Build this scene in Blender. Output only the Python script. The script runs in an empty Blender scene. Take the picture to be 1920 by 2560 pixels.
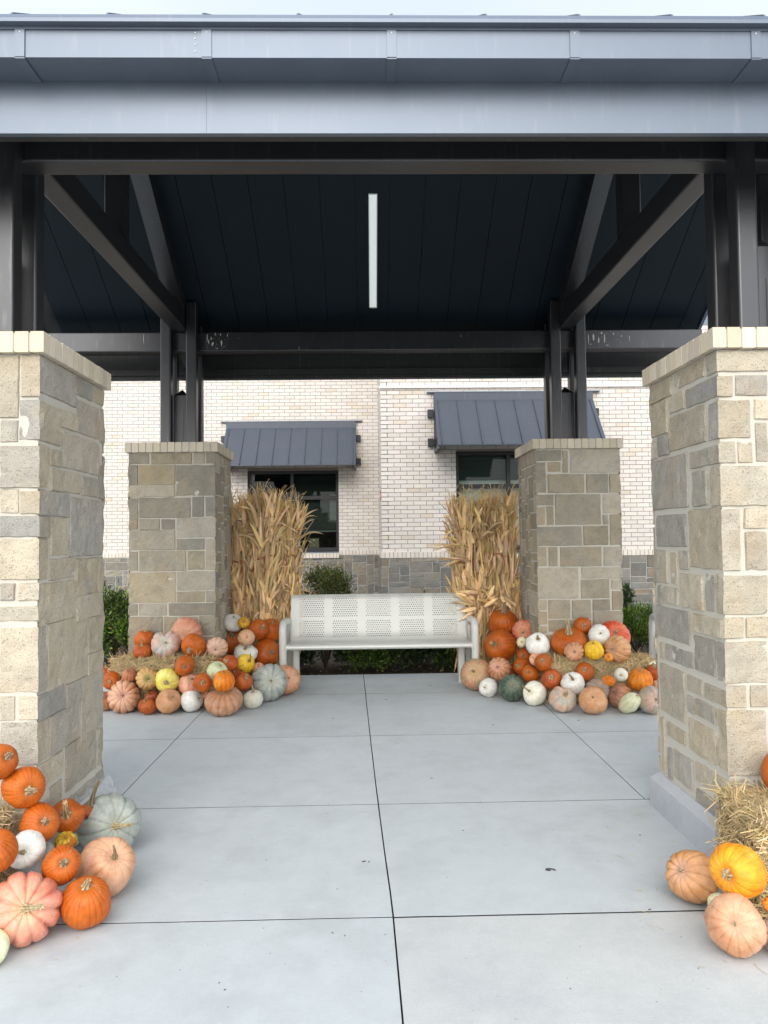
import bpy, math, random
from mathutils import Vector, Matrix, noise
random.seed(11)
S = bpy.context.scene
COL = S.collection
rad = math.radians

# ---------------------------------------------------------------- camera
cam_d = bpy.data.cameras.new('camera')
cam = bpy.data.objects.new('camera', cam_d); COL.objects.link(cam)
FW = Vector((0.02078465, 0.99913067, 0.03613731)); UP = Vector((0.01086068, -0.03636862, 0.99927942)); RT = Vector((0.99972498, -0.0203772, -0.01160714))
cam.matrix_world = Matrix(((RT.x, UP.x, -FW.x, -0.0333), (RT.y, UP.y, -FW.y, 0.0), (RT.z, UP.z, -FW.z, 1.4712), (0, 0, 0, 1)))
cam_d.sensor_fit = 'VERTICAL'; cam_d.sensor_height = 36.0; cam_d.lens = 1867.58 / 2560 * 36
cam_d.clip_start = 0.05; cam_d.clip_end = 2000
S.camera = cam
# ---------------------------------------------------------------- world, sun, exposure
SUN_EL, SUN_AZ = rad(30), rad(188)      # azimuth from +Y, clockwise
w = bpy.data.worlds.new('World'); S.world = w; w.use_nodes = True
nt = w.node_tree; bg = nt.nodes['Background']
sky = nt.nodes.new('ShaderNodeTexSky'); sky.sky_type = 'NISHITA'; sky.sun_disc = False
sky.sun_elevation = SUN_EL; sky.sun_rotation = SUN_AZ
sky.air_density = 1.0; sky.dust_density = 4.0; sky.ozone_density = 1.0; sky.altitude = 100
hs = nt.nodes.new('ShaderNodeHueSaturation'); hs.inputs['Saturation'].default_value = 0.55
nt.links.new(sky.outputs[0], hs.inputs['Color'])
# thin high cloud over most of the sky
tcw = nt.nodes.new('ShaderNodeTexCoord'); nz = nt.nodes.new('ShaderNodeTexNoise'); nz.inputs['Scale'].default_value = 1.6; nz.inputs['Detail'].default_value = 6
mpw = nt.nodes.new('ShaderNodeMapping'); mpw.inputs['Scale'].default_value = (1, 1, 2.2); nt.links.new(tcw.outputs['Generated'], mpw.inputs[0]); nt.links.new(mpw.outputs[0], nz.inputs['Vector'])
mr = nt.nodes.new('ShaderNodeMapRange'); mr.inputs['From Min'].default_value = .3; mr.inputs['From Max'].default_value = .7; mr.inputs['To Min'].default_value = .55; mr.inputs['To Max'].default_value = .9
nt.links.new(nz.outputs['Fac'], mr.inputs['Value'])
sp = nt.nodes.new('ShaderNodeSeparateXYZ'); nt.links.new(tcw.outputs['Generated'], sp.inputs[0])
g1 = nt.nodes.new('ShaderNodeMapRange'); g1.inputs['From Min'].default_value = -.8; g1.inputs['From Max'].default_value = .8; nt.links.new(sp.outputs['Y'], g1.inputs['Value'])
cc = nt.nodes.new('ShaderNodeMix'); cc.data_type = 'RGBA'; cc.inputs[6].default_value = (8.4, 8.8, 9.0, 1); cc.inputs[7].default_value = (3.35, 3.7, 3.85, 1); nt.links.new(g1.outputs[0], cc.inputs['Factor'])
cm = nt.nodes.new('ShaderNodeMix'); cm.data_type = 'RGBA'; nt.links.new(cc.outputs[2], cm.inputs[7])
nt.links.new(mr.outputs[0], cm.inputs['Factor']); nt.links.new(hs.outputs[0], cm.inputs[6]); nt.links.new(cm.outputs[2], bg.inputs['Color'])
bg.inputs['Strength'].default_value = 0.15
sd = bpy.data.lights.new('sun', 'SUN'); sd.energy = 0.75; sd.angle = rad(45); sd.color = (1.0, 0.96, 0.9)
sun = bpy.data.objects.new('sun', sd); COL.objects.link(sun)
dirv = Vector((math.sin(SUN_AZ) * math.cos(SUN_EL), math.cos(SUN_AZ) * math.cos(SUN_EL), math.sin(SUN_EL)))
sun.rotation_euler = dirv.to_track_quat('Z', 'Y').to_euler(); sun.location = (0, -6, 12)
S.view_settings.view_transform = 'Standard'; S.view_settings.look = 'None'
S.view_settings.exposure = 0.95; S.view_settings.gamma = 1.0
S.cycles.max_bounces = 8; S.cycles.diffuse_bounces = 4; S.cycles.transparent_max_bounces = 12
S.cycles.use_denoising = True

# ---------------------------------------------------------------- helpers
class MB:
    """collects geometry; build() links it as one mesh object"""
    def __init__(s): s.v = []; s.f = []; s.m = []; s.c = []; s.uv = None
    def add(s, vs, fs, mi=0, col=(1, 1, 1)):
        n = len(s.v); s.v.extend(vs); s.f.extend([tuple(i + n for i in f) for f in fs]); s.m.extend([mi] * len(fs))
        if isinstance(col, list): s.c.extend(col)
        else: s.c.extend([col] * len(vs))
    def box(s, a, b, mi=0, col=(1, 1, 1)):
        x0, y0, z0 = a; x1, y1, z1 = b
        s.add([(x0, y0, z0), (x1, y0, z0), (x1, y1, z0), (x0, y1, z0), (x0, y0, z1), (x1, y0, z1), (x1, y1, z1), (x0, y1, z1)],
              [(0, 3, 2, 1), (4, 5, 6, 7), (0, 1, 5, 4), (1, 2, 6, 5), (2, 3, 7, 6), (3, 0, 4, 7)], mi, col)
    def prism(s, pts, d, mi=0, col=(1, 1, 1)):
        """closed polygon pts (3D), extruded by vector d"""
        n = len(pts); d = Vector(d); p = [Vector(q) for q in pts]
        vs = [tuple(q) for q in p] + [tuple(q + d) for q in p]
        fs = [tuple(range(n - 1, -1, -1)), tuple(range(n, 2 * n))] + [(i, (i + 1) % n, n + (i + 1) % n, n + i) for i in range(n)]
        s.add(vs, fs, mi, col)
    def rtube(s, a, b, wx, wy, r=0.012, up=(0, 0, 1), mi=0, seg=3):
        """rectangular hollow section from a to b: wx across 'side', wy across 'up-ish'"""
        a = Vector(a); b = Vector(b); d = (b - a).normalized(); u = Vector(up)
        side = d.cross(u).normalized(); u2 = side.cross(d).normalized()
        pts = []
        for cx, cy, a0 in ((1, 1, 0), (-1, 1, 90), (-1, -1, 180), (1, -1, 270)):
            for k in range(seg + 1):
                t = rad(a0 + 90 * k / seg)
                pts.append(a + side * (cx * (wx / 2 - r) + r * math.cos(t)) + u2 * (cy * (wy / 2 - r) + r * math.sin(t)))
        s.prism(pts, b - a, mi)
    def tube(s, path, radii, seg=8, mi=0, col=(1, 1, 1), caps=True):
        P = [Vector(p) for p in path]; n = len(P); vs = []; fs = []
        up = Vector((0, 0, 1)); prev = None
        for i in range(n):
            d = (P[min(i + 1, n - 1)] - P[max(i - 1, 0)]).normalized()
            if prev is None:
                x = d.orthogonal().normalized()
            else:
                x = (prev - d * prev.dot(d)).normalized()
            prev = x; y = d.cross(x); r = radii[i] if isinstance(radii, (list, tuple)) else radii
            for k in range(seg):
                t = 2 * math.pi * k / seg; vs.append(tuple(P[i] + (x * math.cos(t) + y * math.sin(t)) * r))
        for i in range(n - 1):
            for k in range(seg):
                fs.append((i * seg + k, i * seg + (k + 1) % seg, (i + 1) * seg + (k + 1) % seg, (i + 1) * seg + k))
        if caps:
            fs.append(tuple(range(seg - 1, -1, -1))); fs.append(tuple(range((n - 1) * seg, n * seg)))
        s.add(vs, fs, mi, col)
    def build(s, name, mats, parent=None, smooth=False, loc=None):
        me = bpy.data.meshes.new(name); me.from_pydata(s.v, [], s.f); me.validate(clean_customdata=False)
        for m in (mats if isinstance(mats, (list, tuple)) else [mats]): me.materials.append(m)
        if len(me.polygons) == len(s.m): me.polygons.foreach_set('material_index', s.m)
        at = me.color_attributes.new('tone', 'FLOAT_COLOR', 'POINT')
        flat = []
        for c in s.c: flat.extend((c[0], c[1], c[2], 1.0))
        if len(flat) == len(me.vertices) * 4: at.data.foreach_set('color', flat)
        if smooth: me.polygons.foreach_set('use_smooth', [True] * len(me.polygons))
        me.update()
        o = bpy.data.objects.new(name, me); COL.objects.link(o)
        if parent: o.parent = parent
        if loc: o.location = loc
        return o
def tag(o, label=None, cat=None, group=None, kind=None):
    if label: o['label'] = label
    if cat: o['category'] = cat
    if group: o['group'] = group
    if kind: o['kind'] = kind
    return o
def empty(name, loc=(0, 0, 0), rz=0):
    o = bpy.data.objects.new(name, None); COL.objects.link(o); o.location = loc; o.rotation_euler = (0, 0, rz); o.empty_display_size = .1; return o
def rnd(a, b): return random.uniform(a, b)

# ---------------------------------------------------------------- materials
class N:
    def __init__(s, name):
        s.m = bpy.data.materials.new(name); s.m.use_nodes = True; s.t = s.m.node_tree; s.b = s.t.nodes['Principled BSDF']
        s.out = s.t.nodes['Material Output']; s.tc = s.t.nodes.new('ShaderNodeTexCoord')
    def n(s, kind, **kw):
        x = s.t.nodes.new(kind)
        for k, v in kw.items(): setattr(x, k, v)
        return x
    def l(s, a, b): s.t.links.new(a, b)
    def noise(s, scale, detail=4, rough=.6, vec=None, stretch=None, coord='Object'):
        x = s.n('ShaderNodeTexNoise'); x.inputs['Scale'].default_value = scale; x.inputs['Detail'].default_value = detail; x.inputs['Roughness'].default_value = rough
        src = vec or s.tc.outputs[coord]
        if stretch:
            mp = s.n('ShaderNodeMapping'); mp.inputs['Scale'].default_value = stretch[:3]
            if len(stretch) > 3: mp.inputs['Rotation'].default_value = (0, 0, stretch[3])
            s.l(src, mp.inputs[0]); src = mp.outputs[0]
        s.l(src, x.inputs['Vector']); return x.outputs['Fac']
    def ramp(s, fac, stops):
        r = s.n('ShaderNodeValToRGB'); e = r.color_ramp.elements
        while len(e) > 1: e.remove(e[0])
        e[0].position = stops[0][0]; e[0].color = c4(stops[0][1])
        for p, c in stops[1:]:
            k = e.new(p); k.color = c4(c)
        s.l(fac, r.inputs[0]); return r.outputs[0]
    def mix(s, fac, a, b, blend='MIX'):
        x = s.n('ShaderNodeMix', data_type='RGBA', blend_type=blend)
        for sock, val in ((x.inputs['Factor'], fac), (x.inputs[6], a), (x.inputs[7], b)):
            if hasattr(val, 'is_linked'): s.l(val, sock)
            elif isinstance(val, (int, float)): sock.default_value = val if sock.type == 'VALUE' else (val, val, val, 1)
            else: sock.default_value = c4(val)
        return x.outputs[2]
    def attr(s, name='tone'):
        a = s.n('ShaderNodeAttribute', attribute_name=name); return a.outputs['Color']
    def sep(s, col):
        x = s.n('ShaderNodeSeparateColor'); s.l(col, x.inputs[0]); return x.outputs
    def bump(s, h, strength=.3, dist=.01, normal=None):
        b = s.n('ShaderNodeBump'); b.inputs['Strength'].default_value = strength; b.inputs['Distance'].default_value = dist
        s.l(h, b.inputs['Height'])
        if normal: s.l(normal, b.inputs['Normal'])
        s.l(b.outputs[0], s.b.inputs['Normal']); return b.outputs[0]
    def math(s, op, a, b=None):
        x = s.n('ShaderNodeMath', operation=op)
        for i, v in enumerate((a, b)):
            if v is None: continue
            if hasattr(v, 'is_linked'): s.l(v, x.inputs[i])
            else: x.inputs[i].default_value = v
        return x.outputs[0]
    def base(s, c):
        if hasattr(c, 'is_linked'): s.l(c, s.b.inputs['Base Color'])
        else: s.b.inputs['Base Color'].default_value = c4(c)
    def set(s, rough=None, metal=None, spec=None, coat=None, coatr=None):
        if rough is not None: s.b.inputs['Roughness'].default_value = rough
        if metal is not None: s.b.inputs['Metallic'].default_value = metal
        if spec is not None: s.b.inputs['Specular IOR Level'].default_value = spec
        if coat is not None: s.b.inputs['Coat Weight'].default_value = coat
        if coatr is not None: s.b.inputs['Coat Roughness'].default_value = coatr
def c4(c): return (c, c, c, 1) if isinstance(c, (int, float)) else (c[0], c[1], c[2], 1)

def m_concrete(name, c, var=.1, broom=True, rough=.85):
    a = N(name)
    n1 = a.noise(.9, 5, .6); n2 = a.noise(7, 6, .7); n3 = a.noise(260, 2, .5)
    k = a.mix(n1, tuple(x * (1 - var) for x in c), tuple(x * (1 + var) for x in c))
    k = a.mix(.45, k, a.ramp(n2, [(.3, tuple(x * .8 for x in c)), (.7, tuple(x * 1.12 for x in c))]))
    k = a.mix(.75, k, a.attr(), 'MULTIPLY')
    k = a.mix(a.ramp(n3, [(.56, 0), (.70, .45)]), k, tuple(x * .55 for x in c)); k = a.mix(a.ramp(a.noise(.55, 3, .5), [(.35, 0), (.65, .35)]), k, tuple(x * .86 for x in c)); n4 = a.noise(310, 2, .5); k = a.mix(a.ramp(n4, [(.58, 0), (.7, .4)]), k, tuple(min(1, x * 1.35) for x in c))
    # faint stains
    st = a.ramp(a.noise(2.3, 7, .75), [(.48, 0), (.68, .6)])
    k = a.mix(st, k, tuple(x * .72 for x in c))
    fl = a.ramp(a.noise(46, 1, .3), [(.79, 0), (.80, .6)])
    k = a.mix(fl, k, (.09, .09, .1))
    if broom:
        b1 = a.noise(30, 4, .7, stretch=(1, 14, 1, rad(33)))
        k = a.mix(a.ramp(b1, [(.35, .0), (.75, .5)]), k, tuple(x * .78 for x in c)); b2 = a.noise(9, 5, .75, stretch=(1, 9, 1, rad(-4))); k = a.mix(a.ramp(b2, [(.5, 0), (.75, .35)]), k, tuple(x * .82 for x in c))
        a.bump(a.math('ADD', b1, a.math('MULTIPLY', n3, .6)), .35, .003)
    else:
        a.bump(n2, .25, .004)
    a.base(k); a.set(rough=rough, spec=.3); return a.m
def m_stone(name, gain=1.0):
    a = N(name)
    t = a.attr()
    n1 = a.noise(9, 6, .7); n2 = a.noise(150, 3, .6); n3 = a.noise(330, 2, .5)
    k = a.mix(.55, t, a.ramp(n1, [(.3, .62), (.5, .98), (.72, 1.22)]), 'MULTIPLY')
    k = a.mix(a.ramp(a.noise(5, 3, .5), [(.5, 0), (.75, .4)]), k, (.50 * gain, .37 * gain, .22 * gain))
    k = a.mix(a.ramp(n2, [(.60, 0), (.66, .75)]), k, (.12, .10, .08))
    k = a.mix(a.ramp(n3, [(.62, 0), (.7, .5)]), k, (.75, .7, .6))
    a.base(k); a.set(rough=.9, spec=.25)
    a.bump(a.math('ADD', a.math('MULTIPLY', n1, 1.6), n2), .8, .010); return a.m
def m_plain(name, c, rough=.6, metal=0, spec=.5, n=30, amt=.12, bump=.1, tone=False, stretch=None):
    a = N(name); f = a.noise(n, 5, .65, stretch=stretch)
    k = a.mix(f, tuple(x * (1 - amt) for x in c), tuple(x * (1 + amt) for x in c))
    if tone: k = a.mix(1.0, k, a.attr(), 'MULTIPLY')
    a.base(k); a.set(rough=rough, metal=metal, spec=spec)
    if bump: a.bump(f, bump, .004)
    return a.m
M = {}
M['concrete'] = m_concrete('broomed_concrete', (.53, .568, .592))
M['plinth'] = m_concrete('cast_concrete', (.46, .47, .50), .06, False, .7)
M['subbase'] = m_plain('joint_dirt', (.035, .035, .035), .95)
M['asphalt'] = m_plain('asphalt', (.09, .09, .09), .95, n=80, amt=.4)
M['mulch'] = m_plain('dark_mulch', (.035, .022, .014), .95, n=60, amt=.6, bump=.8)
M['stone'] = m_stone('pier_stone')
M['mortar'] = m_plain('mortar', (.54, .51, .445), .95, n=120, amt=.18, bump=.5, spec=.2)
M['cap'] = m_plain('cap_brick', (.60, .53, .42), .85, n=60, amt=.14, bump=.4, tone=True, spec=.25)
M['brick'] = m_plain('pale_brick', (.68, .64, .60), .85, n=45, amt=.1, bump=.4, tone=True, spec=.25)
M['brickmortar'] = m_plain('brick_mortar', (.34, .275, .25), .95, n=90, amt=.15, spec=.2)
M['basestone'] = m_stone('base_stone', .6)
def m_paint(name, c, rough, metal=.5, spec=.5, dirt=.15):
    a = N(name); n1 = a.noise(3.5, 6, .7); n2 = a.noise(40, 3, .5, stretch=(1, 1, .12))
    k = a.mix(n1, tuple(x * (1 - dirt) for x in c), tuple(x * (1 + dirt) for x in c))
    k = a.mix(a.ramp(n2, [(.6, 0), (.8, .2)]), k, (.3, .3, .3))
    a.base(k); a.set(rough=rough, metal=metal, spec=spec)
    r = a.n('ShaderNodeMapRange'); r.inputs['To Min'].default_value = rough - .06; r.inputs['To Max'].default_value = rough + .12
    a.l(n1, r.inputs['Value']); a.l(r.outputs[0], a.b.inputs['Roughness'])
    a.bump(a.noise(1.2, 3, .5), .12, .01)
    return a.m
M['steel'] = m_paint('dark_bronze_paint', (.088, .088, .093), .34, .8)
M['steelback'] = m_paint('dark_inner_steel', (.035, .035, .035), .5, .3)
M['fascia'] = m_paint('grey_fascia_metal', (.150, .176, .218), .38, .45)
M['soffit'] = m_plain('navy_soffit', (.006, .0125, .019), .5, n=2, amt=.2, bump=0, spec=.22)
M['roofmetal'] = m_paint('slate_blue_metal', (.10, .13, .19), .42, .25)
M['awning'] = m_paint('awning_blue_metal', (.062, .073, .096), .42, .2)
M['black'] = m_plain('black_frame', (.012, .012, .014), .45, amt=.1, bump=.03)
M['bench'] = m_plain('bench_powder_coat', (.58, .59, .555), .28, n=12, amt=.04, bump=.02, spec=.6)
M['bracket'] = m_plain('awning_bracket', (.02, .022, .028), .5)
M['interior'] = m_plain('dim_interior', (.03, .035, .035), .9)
M['slat'] = m_plain('blind_slat', (.12, .16, .14), .6, bump=0)
M['pale'] = m_plain('pale_and_pane_reflection', (.80, .84, .78), .8, bump=0, amt=.04)
M['card'] = m_plain('cardboard', (.22, .19, .12), .9)
M['red'] = m_plain('alarm_red', (.45, .015, .02), .4)
M['white'] = m_plain('dropping_white', (.62, .62, .55), .8, bump=0)
M['straw'] = m_plain('straw', (.62, .50, .29), .75, n=25, amt=.3, tone=True, bump=0, spec=.3)
M['strawcore'] = m_plain('straw_core', (.20, .155, .08), .95, n=60, amt=.7, bump=1)
M['husk'] = m_plain('dry_corn_leaf', (.84, .615, .345), .7, n=22, amt=.3, tone=True, bump=.3, spec=.3, stretch=(1, 1, .15))
M['tassel'] = m_plain('tassel', (.74, .55, .26), .8, n=90, amt=.35, tone=True, bump=.3)
M['twine'] = m_plain('red_twine', (.40, .06, .03), .8)
M['bark'] = m_plain('shrub_stem', (.06, .045, .03), .9)
def m_leaf(name):
    a = N(name); k = a.mix(.35, a.attr(), a.ramp(a.noise(14, 3, .6), [(.3, .5), (.7, 1.4)]), 'MULTIPLY')
    a.base(k); a.set(rough=.45, spec=.45)
    tr = a.n('ShaderNodeBsdfTranslucent'); a.l(k, tr.inputs[0]); mx = a.n('ShaderNodeMixShader'); mx.inputs[0].default_value = .22
    a.l(a.b.outputs[0], mx.inputs[1]); a.l(tr.outputs[0], mx.inputs[2]); a.l(mx.outputs[0], a.out.inputs[0]); return a.m
M['leaf'] = m_leaf('shrub_leaf')
def m_glass():
    a = N('window_glass'); tr = a.n('ShaderNodeBsdfTransparent'); tr.inputs[0].default_value = (.62, .68, .66, 1)
    gl = a.n('ShaderNodeBsdfGlossy'); gl.inputs['Roughness'].default_value = .01; gl.inputs[0].default_value = (.9, .95, 1, 1)
    fr = a.n('ShaderNodeFresnel'); fr.inputs[0].default_value = 1.3
    mx = a.n('ShaderNodeMixShader'); a.l(fr.outputs[0], mx.inputs[0]); a.l(tr.outputs[0], mx.inputs[1]); a.l(gl.outputs[0], mx.inputs[2])
    a.l(mx.outputs[0], a.out.inputs[0]); return a.m
M['glass'] = m_glass()
def m_plastic():
    a = N('clear_plastic_film'); tr = a.n('ShaderNodeBsdfTransparent'); a.base((.8, .84, .88)); a.set(rough=.15, spec=.8)
    lw = a.n('ShaderNodeLayerWeight'); lw.inputs[0].default_value = .35
    f = a.math('ADD', a.math('MULTIPLY', lw.outputs['Facing'], .45), .08)
    mx = a.n('ShaderNodeMixShader'); a.l(f, mx.inputs[0]); a.l(tr.outputs[0], mx.inputs[1]); a.l(a.b.outputs[0], mx.inputs[2]); a.l(mx.outputs[0], a.out.inputs[0]); return a.m
M['plastic'] = m_plastic()
def m_diff():
    a = N('light_diffuser'); a.base((.82, .85, .83)); a.set(rough=.5); a.b.inputs['Emission Color'].default_value = (.8, .9, .88, 1); a.b.inputs['Emission Strength'].default_value = .22; return a.m
M['diffuser'] = m_diff()

# ---------------------------------------------------------------- ground and paving
g = MB(); g.add([(-300, -300, -.06), (300, -300, -.06), (300, 400, -.06), (-300, 400, -.06)], [(0, 1, 2, 3)])
tag(g.build('ground', M['asphalt']), kind='structure')
g = MB(); g.box((-9, -5, -.055), (9, 8.205, -.035)); tag(g.build('paving_base', M['subbase']), kind='structure')
g = MB(); g.add([(-14, 8.212, -.03), (14, 8.212, -.03), (14, 14.7, -.02), (-14, 14.7, -.02)], [(0, 1, 2, 3)])
tag(g.build('planting_bed', M['mulch']), kind='structure')
pv = MB()
def cx(y):      # the middle saw joint wanders a little
    pts = [(-6, .14), (2.32, .065), (2.96, .047), (4.19, .004), (5.65, -.04), (8.21, -.108)]
    for (a, b), (c, d) in zip(pts, pts[1:]):
        if y <= c: return b + (d - b) * (y - a) / (c - a)
    return pts[-1][1]
YS = [(-5, -.6), (-.6, .62), (.62, 1.78), (1.78, 2.963), (2.963, 4.205), (4.205, 5.655), (5.655, 7.19), (7.19, 8.205)]
YS = [(-5, -.6), (-.6, 2.963)] + YS[4:]
for (y0, y1) in YS:
    near = y1 < 3
    tilt = .012   # transverse joints run very slightly askew
    xs = [-9, -5, None, 5, 9] if near or y1 < 4.3 else [-9, -5, -1.485, None, 1.495, 5, 9]
    for i in range(len(xs) - 1):
        gx = .0032; gy = .0034
        a = xs[i]; b = xs[i + 1]
        L0 = (cx(y0) if a is None else a); L1 = (cx(y1) if a is None else a)
        R0 = (cx(y0) if b is None else b); R1 = (cx(y1) if b is None else b)
        gl = gx if a is None else (gx * .7 if abs(a) < 2 else .003); gr = gx if b is None else (gx * .7 if abs(b) < 2 else .003)
        dz = 0.0
        tn = rnd(.96, 1.03); tc = (tn, tn, tn)
        if near and a is None: tc = (1.03, .945, .89); dz = -.002
        nx = max(2, int((R0 - L0) / .12)); top = []; bot = []
        vs = []
        # outline top with rounded arris: outer ring lower, inner ring at 0
        def ring(ins, z):
            out = []
            for k in range(nx): t = k / nx; out.append((L0 + gl + ins + (R0 - gr - L0 - gl - 2 * ins) * t, y0 + gy + ins + (tilt * 0), z))
            for k in range(6): t = k / 6; out.append((R0 + (R1 - R0) * t - gr - ins, y0 + gy + ins + (y1 - y0 - 2 * gy - 2 * ins) * t, z))
            for k in range(nx): t = k / nx; out.append((R1 - gr - ins + (L1 + gl + ins - R1 + gr + ins) * t, y1 - gy - ins, z))
            for k in range(6): t = k / 6; out.append((L1 + (L0 - L1) * t + gl + ins, y1 - gy - ins - (y1 - y0 - 2 * gy - 2 * ins) * t, z))
            res = []
            for q in out:
                j = noise.noise(Vector((q[0] * 9, q[1] * 9, 3.1))) * .0018 + noise.noise(Vector((q[0] * 30, q[1] * 30, 1.1))) * .0012
                res.append((q[0] + j, q[1] + j, q[2]))
            return res
        r0 = ring(0, -.03); r1 = ring(0, -.0006 + dz); r2 = ring(.002, dz)
        n = len(r0); fs = []
        for q in range(2):
            for k in range(n): fs.append((q * n + k, q * n + (k + 1) % n, (q + 1) * n + (k + 1) % n, (q + 1) * n + k))
        fs.append(tuple(range(2 * n, 3 * n)))
        pv.add(r0 + r1 + r2, fs[:n], 1, tc); pv.m = pv.m; pv.f.extend([tuple(q + len(pv.v) - 3 * n for q in f_) for f_ in fs[n:]]); pv.m.extend([0] * (len(fs) - n))
tag(pv.build('pavement', [M['concrete'], M['subbase']]), kind='structure')

# ---------------------------------------------------------------- ashlar stone work
PAL = {'tan': (.485, .425, .33), 'grey': (.385, .355, .31), 'cream': (.55, .485, .38), 'taupe': (.44, .395, .325), 'dark': (.27, .25, .22)}
def stone_colour(pal):
    c = PAL[random.choice(pal)]; k = rnd(.88, 1.12); h = rnd(-.012, .012)
    return (c[0] * k + h, c[1] * k, c[2] * k - h)
def pack(W0, W1, Z0, Z1, fixed, res=.02, wmax=.42, hmax=.22):
    nx = int(round((W1 - W0) / res)); nz = int(round((Z1 - Z0) / res)); occ = [[False] * nx for _ in range(nz)]
    for (a0, z0, a1, z1) in fixed:
        for j in range(max(0, int((z0 - .006 - Z0) / res)), min(nz, int(math.ceil((z1 + .006 - Z0) / res)))):
            for i in range(max(0, int((a0 - .006 - W0) / res)), min(nx, int(math.ceil((a1 + .006 - W0) / res)))): occ[j][i] = True
    out = []
    for j in range(nz):
        for i in range(nx):
            if occ[j][i]: continue
            ww = 1
            tw = int(rnd(.10, wmax) / res); th = int(random.choice([.08, .1, .14, .16, hmax]) / res)
            while ww < tw and i + ww < nx and not occ[j][i + ww]: ww += 1
            k = i + ww; rest = 0
            while k < nx and not occ[j][k] and rest < 4: k += 1; rest += 1
            if rest < 4: ww += rest
            hh = 1
            while hh < th and j + hh < nz and not any(occ[j + hh][i + q] for q in range(ww)): hh += 1
            if nz - (j + hh) <= 3 and nz - (j + hh) > 0 and not any(occ[q][i + p] for q in range(j, nz) for p in range(ww)): hh = nz - j
            for q in range(hh):
                for p in range(ww): occ[j + q][i + p] = True
            if ww * res < .045 or hh * res < .045: continue
            out.append((W0 + i * res + .006, Z0 + j * res + .006, W0 + (i + ww) * res - .006, Z0 + (j + hh) * res - .006))
    return out
def stone_face(mb, rects, org, ax, nrm, W0, W1, pal, step=.026, proud=.008, rough=.0055, corner=True, mi=0):
    """rects in (a, z); org + ax*a gives the mortar-face position; corner: stones at W0/W1 wrap the corner"""
    ax = Vector(ax); nrm = Vector(nrm); org = Vector(org)
    for (a0, z0, a1, z1) in rects:
        c0 = corner and a0 < W0 + .028; c1 = corner and a1 > W1 - .028
        if a0 < W0 + .028: a0 = W0
        if a1 > W1 - .028: a1 = W1
        if a1 - a0 < .03 or z1 - z0 < .03: continue
        nx = max(2, int((a1 - a0) / step)); nz = max(2, int((z1 - z0) / step)); e = .005
        us = ([a0] if c0 else [a0, a0 + e]) + [a0 + (a1 - a0) * k / nx for k in range(1, nx)] + ([a1] if c1 else [a1 - e, a1])
        zs = [z0, z0 + e] + [z0 + (z1 - z0) * k / nz for k in range(1, nz)] + [z1 - e, z1]
        seed = rnd(0, 90); lift = rnd(-.002, .004); vs = []; col = stone_colour(pal)
        for jz, z in enumerate(zs):
            for iu, u in enumerate(us):
                edge = jz in (0, len(zs) - 1) or (iu == 0 and not c0) or (iu == len(us) - 1 and not c1)
                atc = (iu == 0 and c0) or (iu == len(us) - 1 and c1)
                P = org + ax * u + Vector((0, 0, z))
                if atc:
                    sg = 1 if iu else -1
                    d = proud + (noise.noise(P * 11) * rough * 1.6 + noise.noise(P * 37) * rough * .6)
                    if edge: d = proud * .3
                    P = P + (nrm + ax * sg) * d
                else:
                    jx = noise.noise(Vector((u * 14, z * 14, seed))) * .004; jy = noise.noise(Vector((u * 14, z * 14, seed + 9))) * .004
                    d = -.004 if edge else proud + lift + noise.noise(Vector((u * 9, z * 9, seed))) * rough + noise.noise(Vector((u * 34, z * 34, seed))) * rough * .5 - (.006 * max(0, noise.noise(Vector((u * 20, z * 20, seed + 4))) - .25) * 3)
                    P = P + ax * jx + Vector((0, 0, jy)) + nrm * d
                vs.append(tuple(P))
        n = len(us); fs = []
        flip = ax.cross(Vector((0, 0, 1))).dot(nrm) < 0
        for j in range(len(zs) - 1):
            for i in range(n - 1):
                q = (j * n + i, j * n + i + 1, (j + 1) * n + i + 1, (j + 1) * n + i)
                fs.append(q[::-1] if flip else q)
        mb.add(vs, fs, mi, col)

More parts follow.
